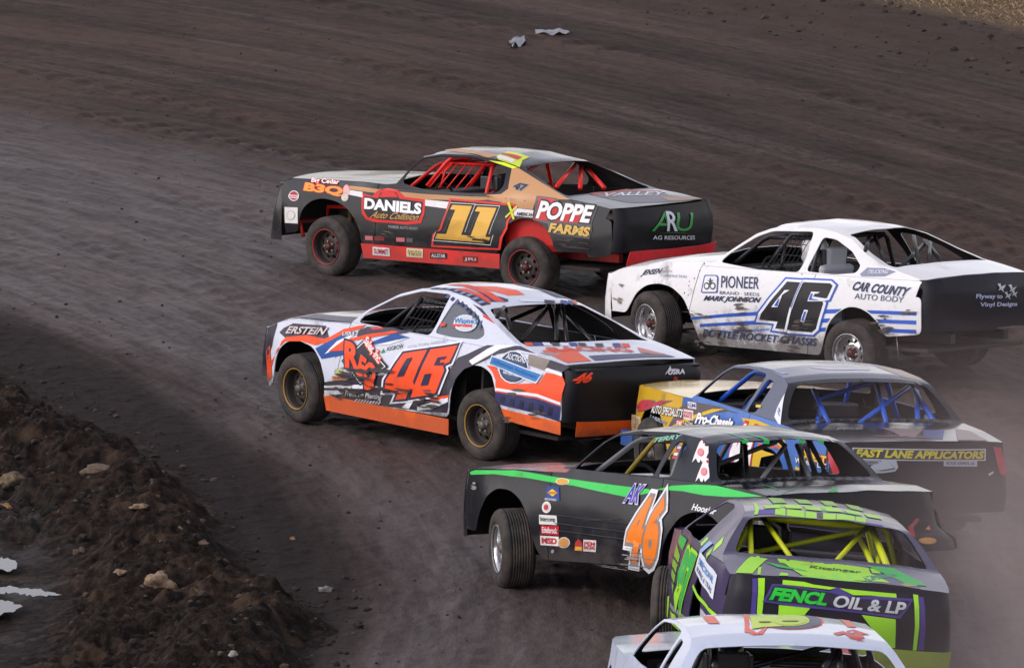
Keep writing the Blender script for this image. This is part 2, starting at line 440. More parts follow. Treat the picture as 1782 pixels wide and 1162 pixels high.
# profile lists: (x, z, crown, bow)
CRA = [(.10, .95, .03, -.16), (.28, 1.02, .02, -.1), (.72, 1.035, .015, 0), (1.34, 1.045, .015, 0), (1.72, 1.035, .03, -.12), (1.86, 1.05, .05, -.16), (1.95, 1.2, .06, -.14),
       (2.06, 1.345, .05, -.1), (2.28, 1.39, .045, -.03), (2.67, 1.40, .045, 0), (3.05, 1.375, .05, .05), (3.38, 1.315, .05, .10), (3.72, 1.2, .03, .10), (4.05, 1.075, .0, .06),
       (4.23, 1.02, .01, .02), (4.55, .985, .01, 0), (4.83, .94, .0, .06)]
LOA = [(4.85, .83), (4.88, .64), (4.87, .42), (4.57, .39), (4.55, .44), (4.13, .43), (4.10, .53), (4.05, .62), (3.96, .71), (3.8, .77), (3.63, .77), (3.48, .70), (3.39, .58), (3.36, .36),
       (1.42, .36), (1.41, .48), (1.34, .62), (1.22, .74), (1.04, .81), (.82, .83), (.66, .79), (.54, .70), (.48, .57), (.46, .42), (.16, .38)]
CRB = [(.24, .78, .03, -.2), (.56, .89, .05, -.1), (.75, .92, .06, -.04), (1.25, .95, .07, 0), (1.64, .985, .06, -.14), (1.78, 1.13, .06, -.2), (2.05, 1.30, .06, -.16), (2.3, 1.385, .05, -.06),
       (2.65, 1.415, .05, 0), (3.0, 1.385, .06, .05), (3.27, 1.325, .06, .12), (3.54, 1.23, .05, .14), (4.0, 1.075, .04, .08), (4.3, 1.03, .03, .02), (4.72, .955, .03, .08)]
LOB = [(4.74, .80), (4.75, .41), (3.90, .46), (3.88, .62), (3.8, .76), (3.66, .82), (3.47, .81), (3.33, .71), (3.26, .57), (3.22, .27),
       (1.34, .24), (1.34, .42), (1.27, .58), (1.12, .70), (.90, .73), (.68, .70), (.54, .60), (.45, .44), (.40, .22), (.26, .2)]
CRC = [(.12, .87, .03, -.16), (.33, .90, .03, -.06), (1.04, .94, .03, 0), (1.5, .95, .03, 0), (1.84, .965, .03, -.12), (1.96, 1.04, .04, -.16), (2.14, 1.24, .05, -.13), (2.25, 1.31, .045, -.08),
       (2.55, 1.35, .045, 0), (3.0, 1.365, .045, 0), (3.38, 1.34, .05, .03), (3.55, 1.295, .05, .06), (3.70, 1.14, .03, .04), (3.84, .995, .02, .0), (4.3, .985, .02, 0), (4.85, .955, .02, .04)]
LOC = [(4.88, .82), (4.88, .42), (4.15, .40), (4.12, .55), (4.02, .69), (3.86, .76), (3.68, .765), (3.5, .71), (3.36, .58), (3.28, .43), (3.22, .27),
       (1.52, .21), (1.42, .33), (1.34, .54), (1.2, .69), (1.02, .765), (.8, .765), (.64, .69), (.52, .55), (.40, .36), (.05, .38)]
W_A = [(1.96, 1.19), (2.06, 1.325), (2.3, 1.37), (2.75, 1.375), (3.14, 1.32), (3.28, 1.25), (3.33, 1.10), (3.27, 1.02), (2.9, 1.005), (2.25, 1.01), (1.93, 1.06)]
W_B = [(1.74, 1.01), (1.80, 1.12), (2.06, 1.285), (2.34, 1.375), (2.76, 1.39), (2.83, 1.12), (2.83, 1.01), (2.4, 1.005)]
Q_B = [(2.87, 1.04), (2.86, 1.34), (3.02, 1.33), (3.28, 1.26), (3.50, 1.15), (3.56, 1.09), (3.50, 1.05), (3.15, 1.03)]
W_C = [(1.93, .99), (2.16, 1.235), (2.28, 1.30), (2.62, 1.33), (3.02, 1.33), (3.05, 1.01), (2.5, 1.005)]
Q_C = [(3.10, 1.0), (3.10, 1.30), (3.27, 1.29), (3.30, 1.02)]
TPA = [(.3, 4.86), (.45, 4.90), (.62, 4.93), (.8, 4.93), (.97, 4.88)]
TPB = [(.3, 4.80), (.42, 4.82), (.65, 4.86), (.85, 4.88), (1.0, 4.80)]
TPC = [(.3, 4.95), (.5, 4.97), (.65, 4.95), (.9, 4.92), (1.0, 4.90)]
CR3 = [(.26, .79, .03, -.18), (.40, .84, .04, -.14), (.62, .89, .05, -.08), (1.05, .955, .06, 0), (1.5, .985, .06, 0), (1.80, 1.0, .06, -.12), (1.95, 1.13, .06, -.17), (2.14, 1.28, .06, -.14), (2.30, 1.35, .05, -.06),
       (2.65, 1.395, .05, 0), (2.98, 1.385, .05, .03), (3.2, 1.36, .06, .07), (3.44, 1.31, .06, .12), (3.76, 1.17, .05, .12), (4.03, 1.075, .04, .08), (4.19, 1.045, .03, .03), (4.58, .96, .03, .06)]
LO3 = [(4.60, .80), (4.62, .42), (4.16, .37), (4.10, .49), (3.97, .60), (3.83, .65), (3.69, .65), (3.54, .57), (3.43, .45), (3.34, .21), (3.30, .13), (1.67, .14), (1.58, .32), (1.54, .46), (1.43, .61),
       (1.26, .71), (1.07, .74), (.88, .71), (.73, .62), (.63, .48), (.56, .40), (.24, .40)]
LO5 = [(4.58, .82), (4.62, .66), (4.86, .60), (4.88, .50), (4.15, .48), (4.12, .58)]+LOC[4:]
CR5 = CRC[:-1]+[(4.55, .95, .02, .04)]
W_3 = [(1.87, 1.0), (1.95, 1.095), (2.18, 1.27), (2.36, 1.335), (2.90, 1.355), (2.99, 1.08), (2.98, .955), (2.4, .955)]
Q_3 = [(3.07, .97), (3.06, 1.31), (3.25, 1.295), (3.55, 1.19), (3.75, 1.06), (3.73, .99), (3.47, .96)]
CR6 = [(.24, .78, .03, -.2), (.56, .89, .05, -.1), (.75, .92, .06, -.04), (1.25, .95, .07, 0), (1.64, .985, .06, -.14), (1.78, 1.08, .06, -.2), (2.05, 1.24, .06, -.16), (2.3, 1.315, .05, -.06),
       (2.65, 1.34, .05, 0), (3.1, 1.34, .05, .0), (3.40, 1.325, .05, .03), (3.6, 1.29, .05, .08), (3.82, 1.18, .05, .10), (4.12, 1.045, .03, .08), (4.3, 1.02, .03, .03), (4.72, .955, .03, .08)]
W_6 = [(1.74, 1.01), (1.80, 1.07), (2.06, 1.215), (2.34, 1.30), (2.72, 1.315), (2.88, 1.30), (2.83, 1.01), (2.4, 1.005)]
def bounds_rows(c, a, b, step=.07):
    xs = sorted(set([round(v, 3) for v in np.linspace(a, b, max(2, int((b-a)/step)+1))]+[p[0] for p in c.crease if a < p[0] < b]))
    return xs
def top_panel(c, name, a, b, hole=None, mat=None, off=0):
    rows = bounds_rows(c, a, b); T = list(np.linspace(-1, 1, 19))
    poly = [(a, t) for t in T]+[(x, 1.0) for x in rows[1:-1]]+[(b, t) for t in T[::-1]]+[(x, -1.0) for x in rows[1:-1][::-1]]
    ex = [(x, t) for x in rows[1:-1] for t in T[1:-1]]
    if hole: ex = [p for p in ex if not inside(p, hole)]
    return c.panel(name, 'top', poly, [hole] if hole else [], mat=mat, step=.06, off=off, extra=ex, thick=.007)
def build_body(c):
    cr = [(p[0], p[1]) for p in c.crease]
    out = cr+rnd(c.low, .07, 3)
    xf, kf = c.cut_f; xr, kr = c.cut_r
    zb = c.zb
    for surf in ('left', 'right'):
        col = {k: v for k, v in c.cols.items()}
        g = lambda k: paint('body_paint', col[k], rough=.3, dirt=c.dirt, coat=.15) if k in col else None
        f = clip(out, 1, kf, xf+kf*.6)
        c.panel('front_fender', surf, f, mat=g('fender'))
        rest = clip(out, -1, -kf, -(xf+kf*.6)-.010)
        lo = clip(rest, 0, 1, zb+.02)
        d = clip(lo, 1, kr, xr+kr*.6); c.panel('door_panel', surf, d, mat=g('door'))
        q = clip(lo, -1, -kr, -(xr+kr*.6)-.010); c.panel('quarter_panel', surf, q, mat=g('quarter'))
        up = clip(rest, 0, -1, -(zb+.023))
        wins = [rnd(w, .05) for w in c.windows]
        c.panel('side_window_frame', surf, up, wins, mat=g('upper'), step=.07)
        for w in getattr(c, 'plex', []):
            c.panel('quarter_window', surf, [(x, z) for x, z in rnd(w, .05)], mat=plexi(), thick=.003, off=-.012, step=.12)
        # skirt
        if c.skirt:
            z0, z1, fx, rx, colr = c.skirt
            c.panel('side_skirt', surf, [(fx, z1), (rx, z1), (rx-.01, z0), (fx+.03, z0)], mat=paint('skirt_plastic', colr, rough=.5, dirt=.35), off=.006, step=.12)
            if c.rskirt: c.panel('side_skirt', surf, c.rskirt, mat=paint('skirt_plastic', colr, rough=.5, dirt=.35), off=.006, step=.12)
    ca, cb, cc_, cd_ = c.topcuts            # cowl, roof rear edge, deck start
    g = lambda k: paint('top_paint', c.cols.get(k, c.col), rough=.2, dirt=c.dirt*.6, coat=c.topcoat, spec=.5)
    top_panel(c, 'hood', c.xs0, ca, mat=g('hood'))
    wx0, wx1, wt0, wt1 = c.wind
    wh = rnd([(wx0, -wt0), (wx1, -wt1), (wx1, wt1), (wx0, wt0)], .06)
    top_panel(c, 'roof', ca, cb, hole=wh, mat=g('roof'))
    rx0, rx1, rt0, rt1 = c.rearw
    rh = rnd([(rx0, -rt0), (rx1, -rt1), (rx1, rt1), (rx0, rt0)], .07)
    top_panel(c, 'rear_window_frame', cb, cc_, hole=rh, mat=g('rear'))
    top_panel(c, 'trunk_lid', cc_, c.xs1, mat=g('deck'))
    # tail cover and lower bumper
    zt = c.zc(c.xs1); cw = c.crown(c.xs1); z0 = c.tail_z0
    U = list(np.linspace(-1, 1, 41))
    ztop = lambda u: zt-c.tail_drop+cw*(1-min(1, abs(u))**2.4)
    c.panel('tail_panel', 'tail', [(u, ztop(u)) for u in U]+[(u, z0) for u in U[::-1]], mat=paint('tail_plastic', c.cols.get('tail', c.tailcol), rough=.5, dirt=c.dirt*.4, spec=.25), step=.05)
    if c.bumper:
        zz0, zz1, colr, rel = c.bumper
        c.panel('rear_bumper', 'tail', [(u, zz1) for u in U[4:-1]]+[(u, zz0-.03*abs(u)) for u in U[4:-1][::-1]], mat=paint('bumper_plastic', colr, rough=.5, dirt=.5), off=rel, step=.09)
    # nose
    xsr = [(c.cut_r[0]+.05, z) for z in (.5, .62, .74, .86)]+[(c.cut_f[0]-.05, z) for z in (.5, .64, .78)]
    rivets0(c, xsr)
    zn = c.crease[0][1]
    c.panel('nose_cover', 'nose', [(u, zn) for u in U]+[(u, c.nose_z0) for u in U[::-1]], mat=g('nose'), step=.09)
def rivets0(c, pts, r=.008):
    V = []; F = []
    for (a, b) in pts:
        p = c.P_left(a, b); n = c.normal('left', a, b); t = n.orthogonal().normalized(); q = n.cross(t); k = len(V)
        V.append(p+n*.008)
        for j in range(6): V.append(p+(t*math.cos(j*math.pi/3)+q*math.sin(j*math.pi/3))*r+n*.001)
        for j in range(6): F.append((k, k+1+j, k+1+(j+1) % 6))
    tag(mesh_obj('rivets', V, F, [paint('rivet_metal', '#56555a', rough=.4, metal=.6, dirt=.4)], c.root, c.BM), kind='stuff')
def plexi():
    if 'plex' in _mc: return _mc['plex']
    s = N('clear_plastic'); s.b.inputs['Base Color'].default_value = (.22, .24, .28, 1); s.b.inputs['Roughness'].default_value = .25
    s.b.inputs['Alpha'].default_value = .62; _mc['plex'] = s.m; return s.m
def build_chassis(c):
    dk = paint('frame_metal', c.frame, rough=.5, dirt=.7); blk = paint('black_metal', '#151416', rough=.6, dirt=.6); tin = paint('sheet_tin', c.tin, rough=.45, metal=.3, dirt=.5)
    c.box('floor_pan', (1.2, -.76, .22), (4.6, .76, .26), blk)
    c.box('firewall', (1.60, -.74, .3), (1.63, .74, .93), tin, .004)
    c.box('dashboard', (1.80, -.70, .80), (1.98, .70, .93), tin, .02)
    c.box('rear_firewall', (3.42, -.72, .3), (3.45, .72, .86), tin, .004)
    c.box('deck_tray', (3.45, -.70, .84), (4.5, .70, .865), blk, .004)
    c.box('engine', (.55, -.24, .40), (1.45, .24, .80), paint('engine_metal', '#3a3836', rough=.5, metal=.4, dirt=.6), .04)
    c.box('fuel_cell', (4.05, -.35, .38), (4.6, .35, .66), blk, .03)
    c.box('transmission_tunnel', (1.63, -.16, .26), (3.3, .16, .45), tin, .05)
    for sg in (-1, 1):
        c.box('frame_rail', (.35, sg*.42-.04, .30), (4.65, sg*.42+.04, .40), dk, .008)
        c.tube([(.55, sg*.42, .40), (.62, sg*.5, .70), (1.35, sg*.5, .72), (1.62, sg*.5, .45)], .024, dk, 'front_clip_bar')
        c.tube([(.95, sg*.40, .30), (.95, sg*.70, .30)], .03, dk, 'control_arm', mat4=c.WM)
        c.tube([(.98, sg*.52, .70), (.98, sg*.62, .30)], .035, paint('shock_chrome', '#a79a72', rough=.3, metal=.8, dirt=.3), 'shock_absorber')
        c.box('door_inner_panel', (1.75, sg*.80-.006, .30), (3.3, sg*.80+.006, .90), blk, .002)
    ax = paint('axle_metal', '#8b857c', rough=.6, dirt=.6)
    c.tube([(3.70, -.68, .34), (3.70, -.3, .34), (3.70, .3, .34), (3.70, .68, .34)], .045, ax, 'rear_axle', seg=12, mat4=c.WM)
    V, F = lathe([(0, -.13), (.08, -.12), (.14, -.06), (.155, 0), (.14, .06), (.08, .12), (0, .13)], 20)
    d = mesh_obj('differential', [(v[0]+3.74, v[2], v[1]+.34) for v in V], [f[::-1] for f in F], [ax], c.root, c.WM)
    c.tube([(.30, -.55, .34), (.22, -.5, .5), (.22, .5, .5), (.30, .55, .34)], .022, dk, 'front_bumper_bar')
def tubes_std(c, extra=()):
    m_ = c.cagem; r = .023; zr = 1.29 if c.kind != 'A' else 1.31
    hy = .50; hx = c.hoop
    c.tube([(hx, -.66, .28), (hx, -.66, .9), (hx, -.53, zr-.05), (hx, -.47, zr), (hx, .47, zr), (hx, .53, zr-.05), (hx, .66, .9), (hx, .66, .28)], r, m_, 'main_hoop')
    c.tube([(hx, -.62, .95), (hx, .45, zr-.02)][::1], r*.9, m_, 'cage_tube')
    fx = 2.22 if c.kind != 'C' else 2.3
    for sg in (-1, 1):
        c.tube([(hx, sg*.49, zr-.01), (fx, sg*.48, zr-.03), (fx-.08, sg*.50, zr-.07), (1.72, sg*.66, .86), (1.68, sg*.66, .4)], r, m_, 'cage_tube')
        for zz in (.45, .60, .75): c.tube([(1.72, sg*.70, zz), (hx, sg*.72, zz)], r*.85, m_, 'door_bar')
    c.tube([(fx, -.48, zr-.03), (fx, .48, zr-.03)], r, m_, 'cage_tube')
    c.tube([(hx, -.66, .8), (hx, .66, .8)], r*.9, m_, 'cage_tube')
def seat(c, col, px_=2.95, py=-.36):
    mt = paint('seat_cover', col, rough=.7, dirt=.3); al = paint('seat_shell', '#3a3a3e', rough=.4, dirt=.3)
    s = bpy.data.objects.new('seat', None); link(s, c.root); s.matrix_basis = c.BM
    c.box('seat_base', (px_-.45, py-.22, .34), (px_+.05, py+.22, .46), mt, .04, parent=s)
    c.box('seat_backrest', (px_-.02, py-.24, .42), (px_+.08, py+.24, 1.02), mt, .04, parent=s, rot=Matrix.Rotation(.2, 4, 'Y'))
    c.box('seat_headrest', (px_+.02, py-.15, .98), (px_+.11, py+.15, 1.20), mt, .04, parent=s, rot=Matrix.Rotation(.12, 4, 'Y'))
    for sg in (-1, 1):
        c.box('seat_side_bolster', (px_-.18, py+sg*.22-.02, .5), (px_+.08, py+sg*.22+.02, .95), al, .015, parent=s)
        c.box('head_support', (px_-.16, py+sg*.16-.015, 1.02), (px_+.08, py+sg*.16+.015, 1.17), al, .012, parent=s)
def steering(c, py=-.36):
    V = []; F = []
    for i in range(24):
        a = 2*math.pi*i/24
        for j in range(8):
            b = 2*math.pi*j/8; rr = .17+.014*math.cos(b); V.append((.014*math.sin(b), rr*math.cos(a), rr*math.sin(a)))
    for i in range(24):
        for j in range(8): F.append((i*8+j, ((i+1) % 24)*8+j, ((i+1) % 24)*8+(j+1) % 8, i*8+(j+1) % 8))
    mt = paint('wheel_grip', '#141414', rough=.7, dirt=.2)
    o = mesh_obj('steering_wheel', V, F, [mt], c.root, c.BM @ Matrix.Translation((2.18, py, .88)) @ Matrix.Rotation(-.35, 4, 'Y'))
    c.tube([(2.18, py, .88), (1.7, py, .72)], .015, mt, 'steering_column')
def window_net(c, x0=2.3, x1=2.85, z0=1.0, z1=1.27, col='#1c1b1d'):
    V = []; F = []; n = 6
    def strap(a0, b0, a1, b1, w):
        w *= .42
        k = len(V); d = Vector((a1-a0, b1-b0)).normalized(); q = Vector((-d.y, d.x))*w/2
        for (a, b) in ((a0-q.x, b0-q.y), (a0+q.x, b0+q.y), (a1+q.x, b1+q.y), (a1-q.x, b1-q.y)):
            for o in (.03, .034): V.append(tuple(c._side(a, b, -1, -o)))
        F.extend([(k, k+2, k+4, k+6), (k+1, k+7, k+5, k+3), (k, k+1, k+3, k+2), (k+2, k+3, k+5, k+4), (k+4, k+5, k+7, k+6), (k+6, k+7, k+1, k)])
    for i in range(n+1):
        x = x0+(x1-x0)*i/n; strap(x, z0, x+.03, z1, .018)
    for i in range(4): z = z0+(z1-z0)*i/3; strap(x0, z, x1+.03, z, .018)
    mesh_obj('window_net', V, F, [paint('net_webbing', col, rough=.9, dirt=.2)], c.root, c.BM, smooth=False)
def wheels(c, kinds):
    M = wheel_meshes(*kinds)
    spec = [(HUBX[0], -.815, 0, c.steer), (HUBX[1], -.815, 0, 0), (HUBX[0], .815, math.pi, c.steer), (HUBX[1], .815, math.pi, 0)]
    for x, y, fl, st in spec:
        w = bpy.data.objects.new('wheel', None); link(w, c.root)
        w.matrix_basis = c.WM @ Matrix.Translation((x, y, .335)) @ Matrix.Rotation(fl+st, 4, 'Z') @ Matrix.Rotation(random.random()*6, 4, 'Y')
        for me in M:
            o = bpy.data.objects.new(me.name, me); link(o, w)
            if me.name.startswith('lug'): o['kind'] = 'stuff'
def driver(c, helmet, suit, px_=2.72, py=-.36, label=''):
    """a seated racing driver, one continuous skinned body, helmet with visor on the head"""
    J = {'pel': (0, 0, .50), 'chest': (.02, 0, .82), 'neck': (.0, 0, 1.0), 'head': (-.03, 0, 1.12),
         'kl': (-.42, -.12, .58), 'fl': (-.72, -.1, .36), 'kr': (-.42, .12, .58), 'fr': (-.72, .1, .36),
         'sl': (.0, -.19, .92), 'el': (-.16, -.25, .74), 'hl': (-.42, -.14, .90), 'sr': (.0, .19, .92), 'er': (-.16, .25, .74), 'hr': (-.42, .14, .90)}
    rad = {'pel': .15, 'chest': .17, 'neck': .06, 'head': .08, 'kl': .075, 'kr': .075, 'fl': .05, 'fr': .05, 'sl': .075, 'sr': .075, 'el': .05, 'er': .05, 'hl': .035, 'hr': .035}
    ed = [('pel', 'chest'), ('chest', 'neck'), ('neck', 'head'), ('pel', 'kl'), ('kl', 'fl'), ('pel', 'kr'), ('kr', 'fr'), ('chest', 'sl'), ('sl', 'el'), ('el', 'hl'), ('chest', 'sr'), ('sr', 'er'), ('er', 'hr')]
    for sd_, y in (('l', -1), ('r', 1)):
        for i in range(4):
            a = 'g%s%d' % (sd_, i); b = 'h%s%d' % (sd_, i); dy = (i-1.5)*.018
            hx, hy, hz = J['h'+sd_]
            J[a] = (hx-.045, hy+dy*.5, hz+.02+dy); J[b] = (hx-.05, hy+dy*.5-.03*y, hz+.0+dy)
            rad[a] = .011; rad[b] = .009; ed += [('h'+sd_, a), (a, b)]
    ks = list(J); me = bpy.data.meshes.new('person'); me.from_pydata([J[k] for k in ks], [(ks.index(a), ks.index(b)) for a, b in ed], [])
    o = bpy.data.objects.new('person', me); scene.collection.objects.link(o)
    md = o.modifiers.new('skin', 'SKIN'); o.modifiers.new('sub', 'SUBSURF').levels = 2
    for i, k in enumerate(ks): me.skin_vertices[0].data[i].radius = (rad[k], rad[k]); me.skin_vertices[0].data[i].use_root = (i == 0)
    dg = bpy.context.evaluated_depsgraph_get(); dg.update(); m2 = bpy.data.meshes.new_from_object(o.evaluated_get(dg)); m2.name = 'person'
    o.modifiers.clear(); o.data = m2; m2.materials.clear(); m2.materials.append(paint('race_suit', suit, rough=.8, dirt=.2)); m2.polygons.foreach_set('use_smooth', [True]*len(m2.polygons))
    W = c.W2B.inverted() @ Matrix.Translation((px_, py, 0)); o.matrix_world = W
    tag(o, label, 'person', 'drivers strapped into the stock cars')
    hp = [(0, .17), (.06, .163), (.11, .13), (.14, .075), (.148, 0), (.142, -.06), (.12, -.11), (.10, -.135), (.07, -.14)]
    V, F = lathe(hp, 32); V = [(v[0]*1.1, v[2]*.88, v[1]) for v in V]
    mesh_obj('helmet', V, F, [paint('helmet_shell', helmet, rough=.15, dirt=.1, coat=.6)], o, Matrix.Translation((-.03, 0, 1.13)))
    V = []; F = []
    for i in range(13):
        a = math.pi+(-1+2*i/12)*1.1
        for j in range(5): z = -.035+.02*j; rr = .152 if abs(z) < .03 else .149; V.append((rr*1.1*math.cos(a), rr*.88*math.sin(a), z))
    for i in range(12):
        for j in range(4): F.append((i*5+j, (i+1)*5+j, (i+1)*5+j+1, i*5+j+1))
    mesh_obj('visor', V, F, [paint('visor_tint', '#0d0e12', rough=.08, dirt=.05)], o, Matrix.Translation((-.03, 0, 1.13)))
    return o
BASE = dict(zb=.98, tw=0.0, topcoat=.55, dents=.004, dirt=.5, lean=.62, tail_r=.13, tail_drop=.0, nose_z0=.30, cols={}, skirt=None, rskirt=None, steer=0, frame='#222024', tin='#4a4a4e', hoop=2.95, bumper=None, tailcol='#15151b', plex=[])
KA = dict(BASE, kind='A', crease=CRA, low=LOA, windows=[W_A], tailprof=TPA, cut_f=(1.62, 0), cut_r=(3.30, -.1), topcuts=(1.78, 3.42, 4.22, 0), wind=(1.84, 2.16, .95, .93),
          rearw=(3.44, 4.18, .93, .93), nose_x=.13, noseprof=[(.3, -.10), (.6, -.08), (.95, .0)], tail_z0=.46)
KB = dict(BASE, kind='B', crease=CRB, low=LOB, windows=[W_B, Q_B], tailprof=TPB, cut_f=(1.55, -.25), cut_r=(3.18, -.1), topcuts=(1.66, 3.30, 4.20, 0), wind=(1.70, 2.36, .95, .93),
          rearw=(3.33, 4.14, .93, .93), nose_x=.27, noseprof=[(.2, .0), (.5, .02), (.8, .10)], tail_z0=.42, lean=.66)
KC = dict(BASE, kind='C', crease=CRC, low=LOC, windows=[W_C, Q_C], tailprof=TPC, cut_f=(1.62, 0), cut_r=(3.20, 0), topcuts=(1.86, 3.50, 3.90, 0), wind=(1.92, 2.34, .95, .93),
          rearw=(3.56, 3.82, .90, .92), nose_x=.15, noseprof=[(.3, -.06), (.6, -.05), (.9, .0)], tail_z0=.36, lean=.55)

# ------------------------------------------------------------------ ground, berm, water
def gp(px_, py_, z=0.0):                     # a ground point seen at a photograph pixel
    d = FW+CR*((px_-PW/2)/FPX)-CU*((py_-PH/2)/FPX); t = (z-CAMH)/d.z; return CAMP+d*t
_rs = np.random.RandomState(11); _tab = _rs.rand(256, 256).astype(np.float64)
def vn(u, v, o=0):                           # value noise on arrays, 0..1
    u = u+o*17.3; v = v+o*31.7; iu = np.floor(u).astype(int); iv = np.floor(v).astype(int); fu = u-iu; fv = v-iv
    fu = fu*fu*(3-2*fu); fv = fv*fv*(3-2*fv); g = lambda a, b: _tab[a & 255, b & 255]
    return (g(iu, iv)*(1-fu)+g(iu+1, iv)*fu)*(1-fv)+(g(iu, iv+1)*(1-fu)+g(iu+1, iv+1)*fu)*fv
def fbm(u, v, n=4, o=0, g=.5):
    s = 0; a = 1; t = 0
    for i in range(n): s = s+a*vn(u*2**i, v*2**i, o+i*3); t += a; a *= g
    return s/t
def lane(x, y):                              # distance from the middle of the bend, and the way along it
    X = x+24.0; Y = y-50.0; g = Y*np.abs(Y)/(1+np.abs(Y)/35.0); v = np.sqrt(np.maximum(X*X+np.abs(g), .01)); return v, np.arctan2(Y, np.maximum(X, .1))*30
sm = lambda a, lo, hi: (lambda t: t*t*(3-2*t))(np.clip((a-lo)/(hi-lo), 0, 1))
def track_h(x, y):
    v, s = lane(x, y)
    h = (fbm(v*1.1, s*.12, 3, 1)-.5)*.05+(fbm(v*5, s*.35, 3, 2)-.5)*.024+(fbm(v*14, s*1.6, 3, 3)-.5)*.022
    h += np.maximum(fbm(v*9, s*5, 3, 4)-.5, 0)*.05+(fbm(v*26, s*14, 2, 5)-.5)*.012
    for k, (vc, w, d) in enumerate(((25.6, .20, .016), (27.3, .22, .018), (30.3, .28, .030), (31.5, .26, .026), (34.4, .28, .030), (37.6, .26, .026), (24.0, .16, .014))):
        vw = vc+.35*np.sin(s*.22+k*1.7); m_ = np.exp(-((v-vw)/w)**2)*sm(fbm(s*.35, v*0+k, 2, 7), .42, .6)
        h += m_*(np.tanh(3*np.sin(s*2*np.pi/.52+np.abs(v-vw)*9))*.8*d-.016)
    h += sm(v, 40.3, 42.5)*(.12+.10*fbm(v*3, s*2, 4, 8))+sm(v, 42.5, 60)*1.0
    return h, v, s
def grid_mesh(name, xs, ys, hf, mats):
    X, Y = np.meshgrid(xs, ys); H, V_, S_ = hf(X, Y); n, m_ = X.shape
    co = np.stack([X, Y, H], -1).reshape(-1, 3)
    i = np.arange(n*m_).reshape(n, m_); F = np.stack([i[:-1, :-1], i[:-1, 1:], i[1:, 1:], i[1:, :-1]], -1).reshape(-1, 4)
    me = bpy.data.meshes.new(name); me.vertices.add(len(co)); me.vertices.foreach_set('co', co.ravel().astype(np.float32))
    me.loops.add(F.size); me.loops.foreach_set('vertex_index', F.ravel().astype(np.int32))
    me.polygons.add(len(F)); me.polygons.foreach_set('loop_start', np.arange(0, F.size, 4, dtype=np.int32)); me.polygons.foreach_set('loop_total', np.full(len(F), 4, dtype=np.int32))
    me.polygons.foreach_set('use_smooth', np.ones(len(F), bool))
    at = me.attributes.new('lane', 'FLOAT_VECTOR', 'POINT'); at.data.foreach_set('vector', np.stack([V_, S_, H], -1).reshape(-1).astype(np.float32))
    for q in mats: me.materials.append(q)
    me.update(calc_edges=True); me.validate()
    o = bpy.data.objects.new(name, me); scene.collection.objects.link(o); return o
def clay():
    s = N('track_clay'); at = s.n('ShaderNodeAttribute'); at.attribute_name = 'lane'; vec = at.outputs['Vector']
    sp = s.n('ShaderNodeSeparateXYZ'); s.l(vec, sp.inputs[0]); v = sp.outputs[0]
    def st(a, b):
        mp = s.n('ShaderNodeMapping'); s.l(vec, mp.inputs[0]); mp.inputs['Scale'].default_value = (a, b, 0); return mp.outputs[0]
    tc = s.n('ShaderNodeTexCoord').outputs['Object']
    n1 = s.noise(st(.9, .10), 1, 5, .6); n2 = s.noise(st(6, .7), 1, 5, .65); n3 = s.noise(tc, 9, 6, .7); n4 = s.noise(st(16, 5), 1, 5, .7); n5 = s.noise(tc, 45, 3, .6)
    packed = s.math('MULTIPLY', s.ramp(s.math('MULTIPLY_ADD', n1, 2.2, v), 23.4, 24.6), s.ramp(s.math('MULTIPLY_ADD', n1, 3.5, v), 32.6, 29.6))
    tone = s.math('MULTIPLY_ADD', n2, .55, s.math('MULTIPLY', n4, .45))
    base = s.mix(s.ramp(s.math('MULTIPLY_ADD', n1, .45, s.math('MULTIPLY', tone, .62)), .38, .68), (.018, .0105, .009), (.078, .050, .041))
    base = s.mix(s.math('MULTIPLY', packed, .45), base, (.070, .056, .056))
    base = s.mix(s.math('MULTIPLY', s.ramp(n3, .52, .75), .45), base, (.020, .013, .011))
    nl = s.noise(st(4.2, .10), 1, 3, .5); line = s.math('MULTIPLY', s.ramp(nl, .56, .66), s.ramp(n4, .30, .60))
    base = s.mix(s.math('MULTIPLY', line, .42), base, (.105, .082, .078))  # pale tyre lines along the lanes, their sheen lightened into the clay colour
    nd_ = s.noise(st(2.1, .16), 1, 4, .6); base = s.mix(s.math('MULTIPLY', s.ramp(nd_, .55, .68), .55), base, (.018, .011, .009))
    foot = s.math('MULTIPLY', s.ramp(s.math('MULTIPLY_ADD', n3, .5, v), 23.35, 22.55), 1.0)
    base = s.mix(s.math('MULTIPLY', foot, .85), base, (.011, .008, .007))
    edge = s.ramp(s.math('MULTIPLY_ADD', n3, 1.4, v), 40.2, 41.8); base = s.mix(s.math('MULTIPLY', edge, .6), base, (.050, .034, .026))
    grass = s.ramp(s.math('MULTIPLY_ADD', n3, 1.6, v), 43.0, 43.6); base = s.mix(grass, base, s.mix(s.ramp(n5, .35, .7), (.07, .047, .03), (.17, .12, .075)))
    s.l(base, s.b.inputs['Base Color'])
    wet = s.math('MULTIPLY', packed, s.math('MAXIMUM', s.ramp(n2, .30, .62), line))
    s.l(s.math('MULTIPLY_ADD', wet, -.30, .86), s.b.inputs['Roughness']); s.l(s.math('MULTIPLY_ADD', packed, .32, .12), s.b.inputs['Specular IOR Level'])
    hh = s.math('MULTIPLY_ADD', n4, .7, s.math('MULTIPLY_ADD', n5, .25, s.math('MULTIPLY', n3, .6)))
    bp = s.n('ShaderNodeBump', Strength=.75, Distance=.03); s.l(hh, bp.inputs['Height']); s.l(bp.outputs[0], s.b.inputs['Normal'])
    return s.m
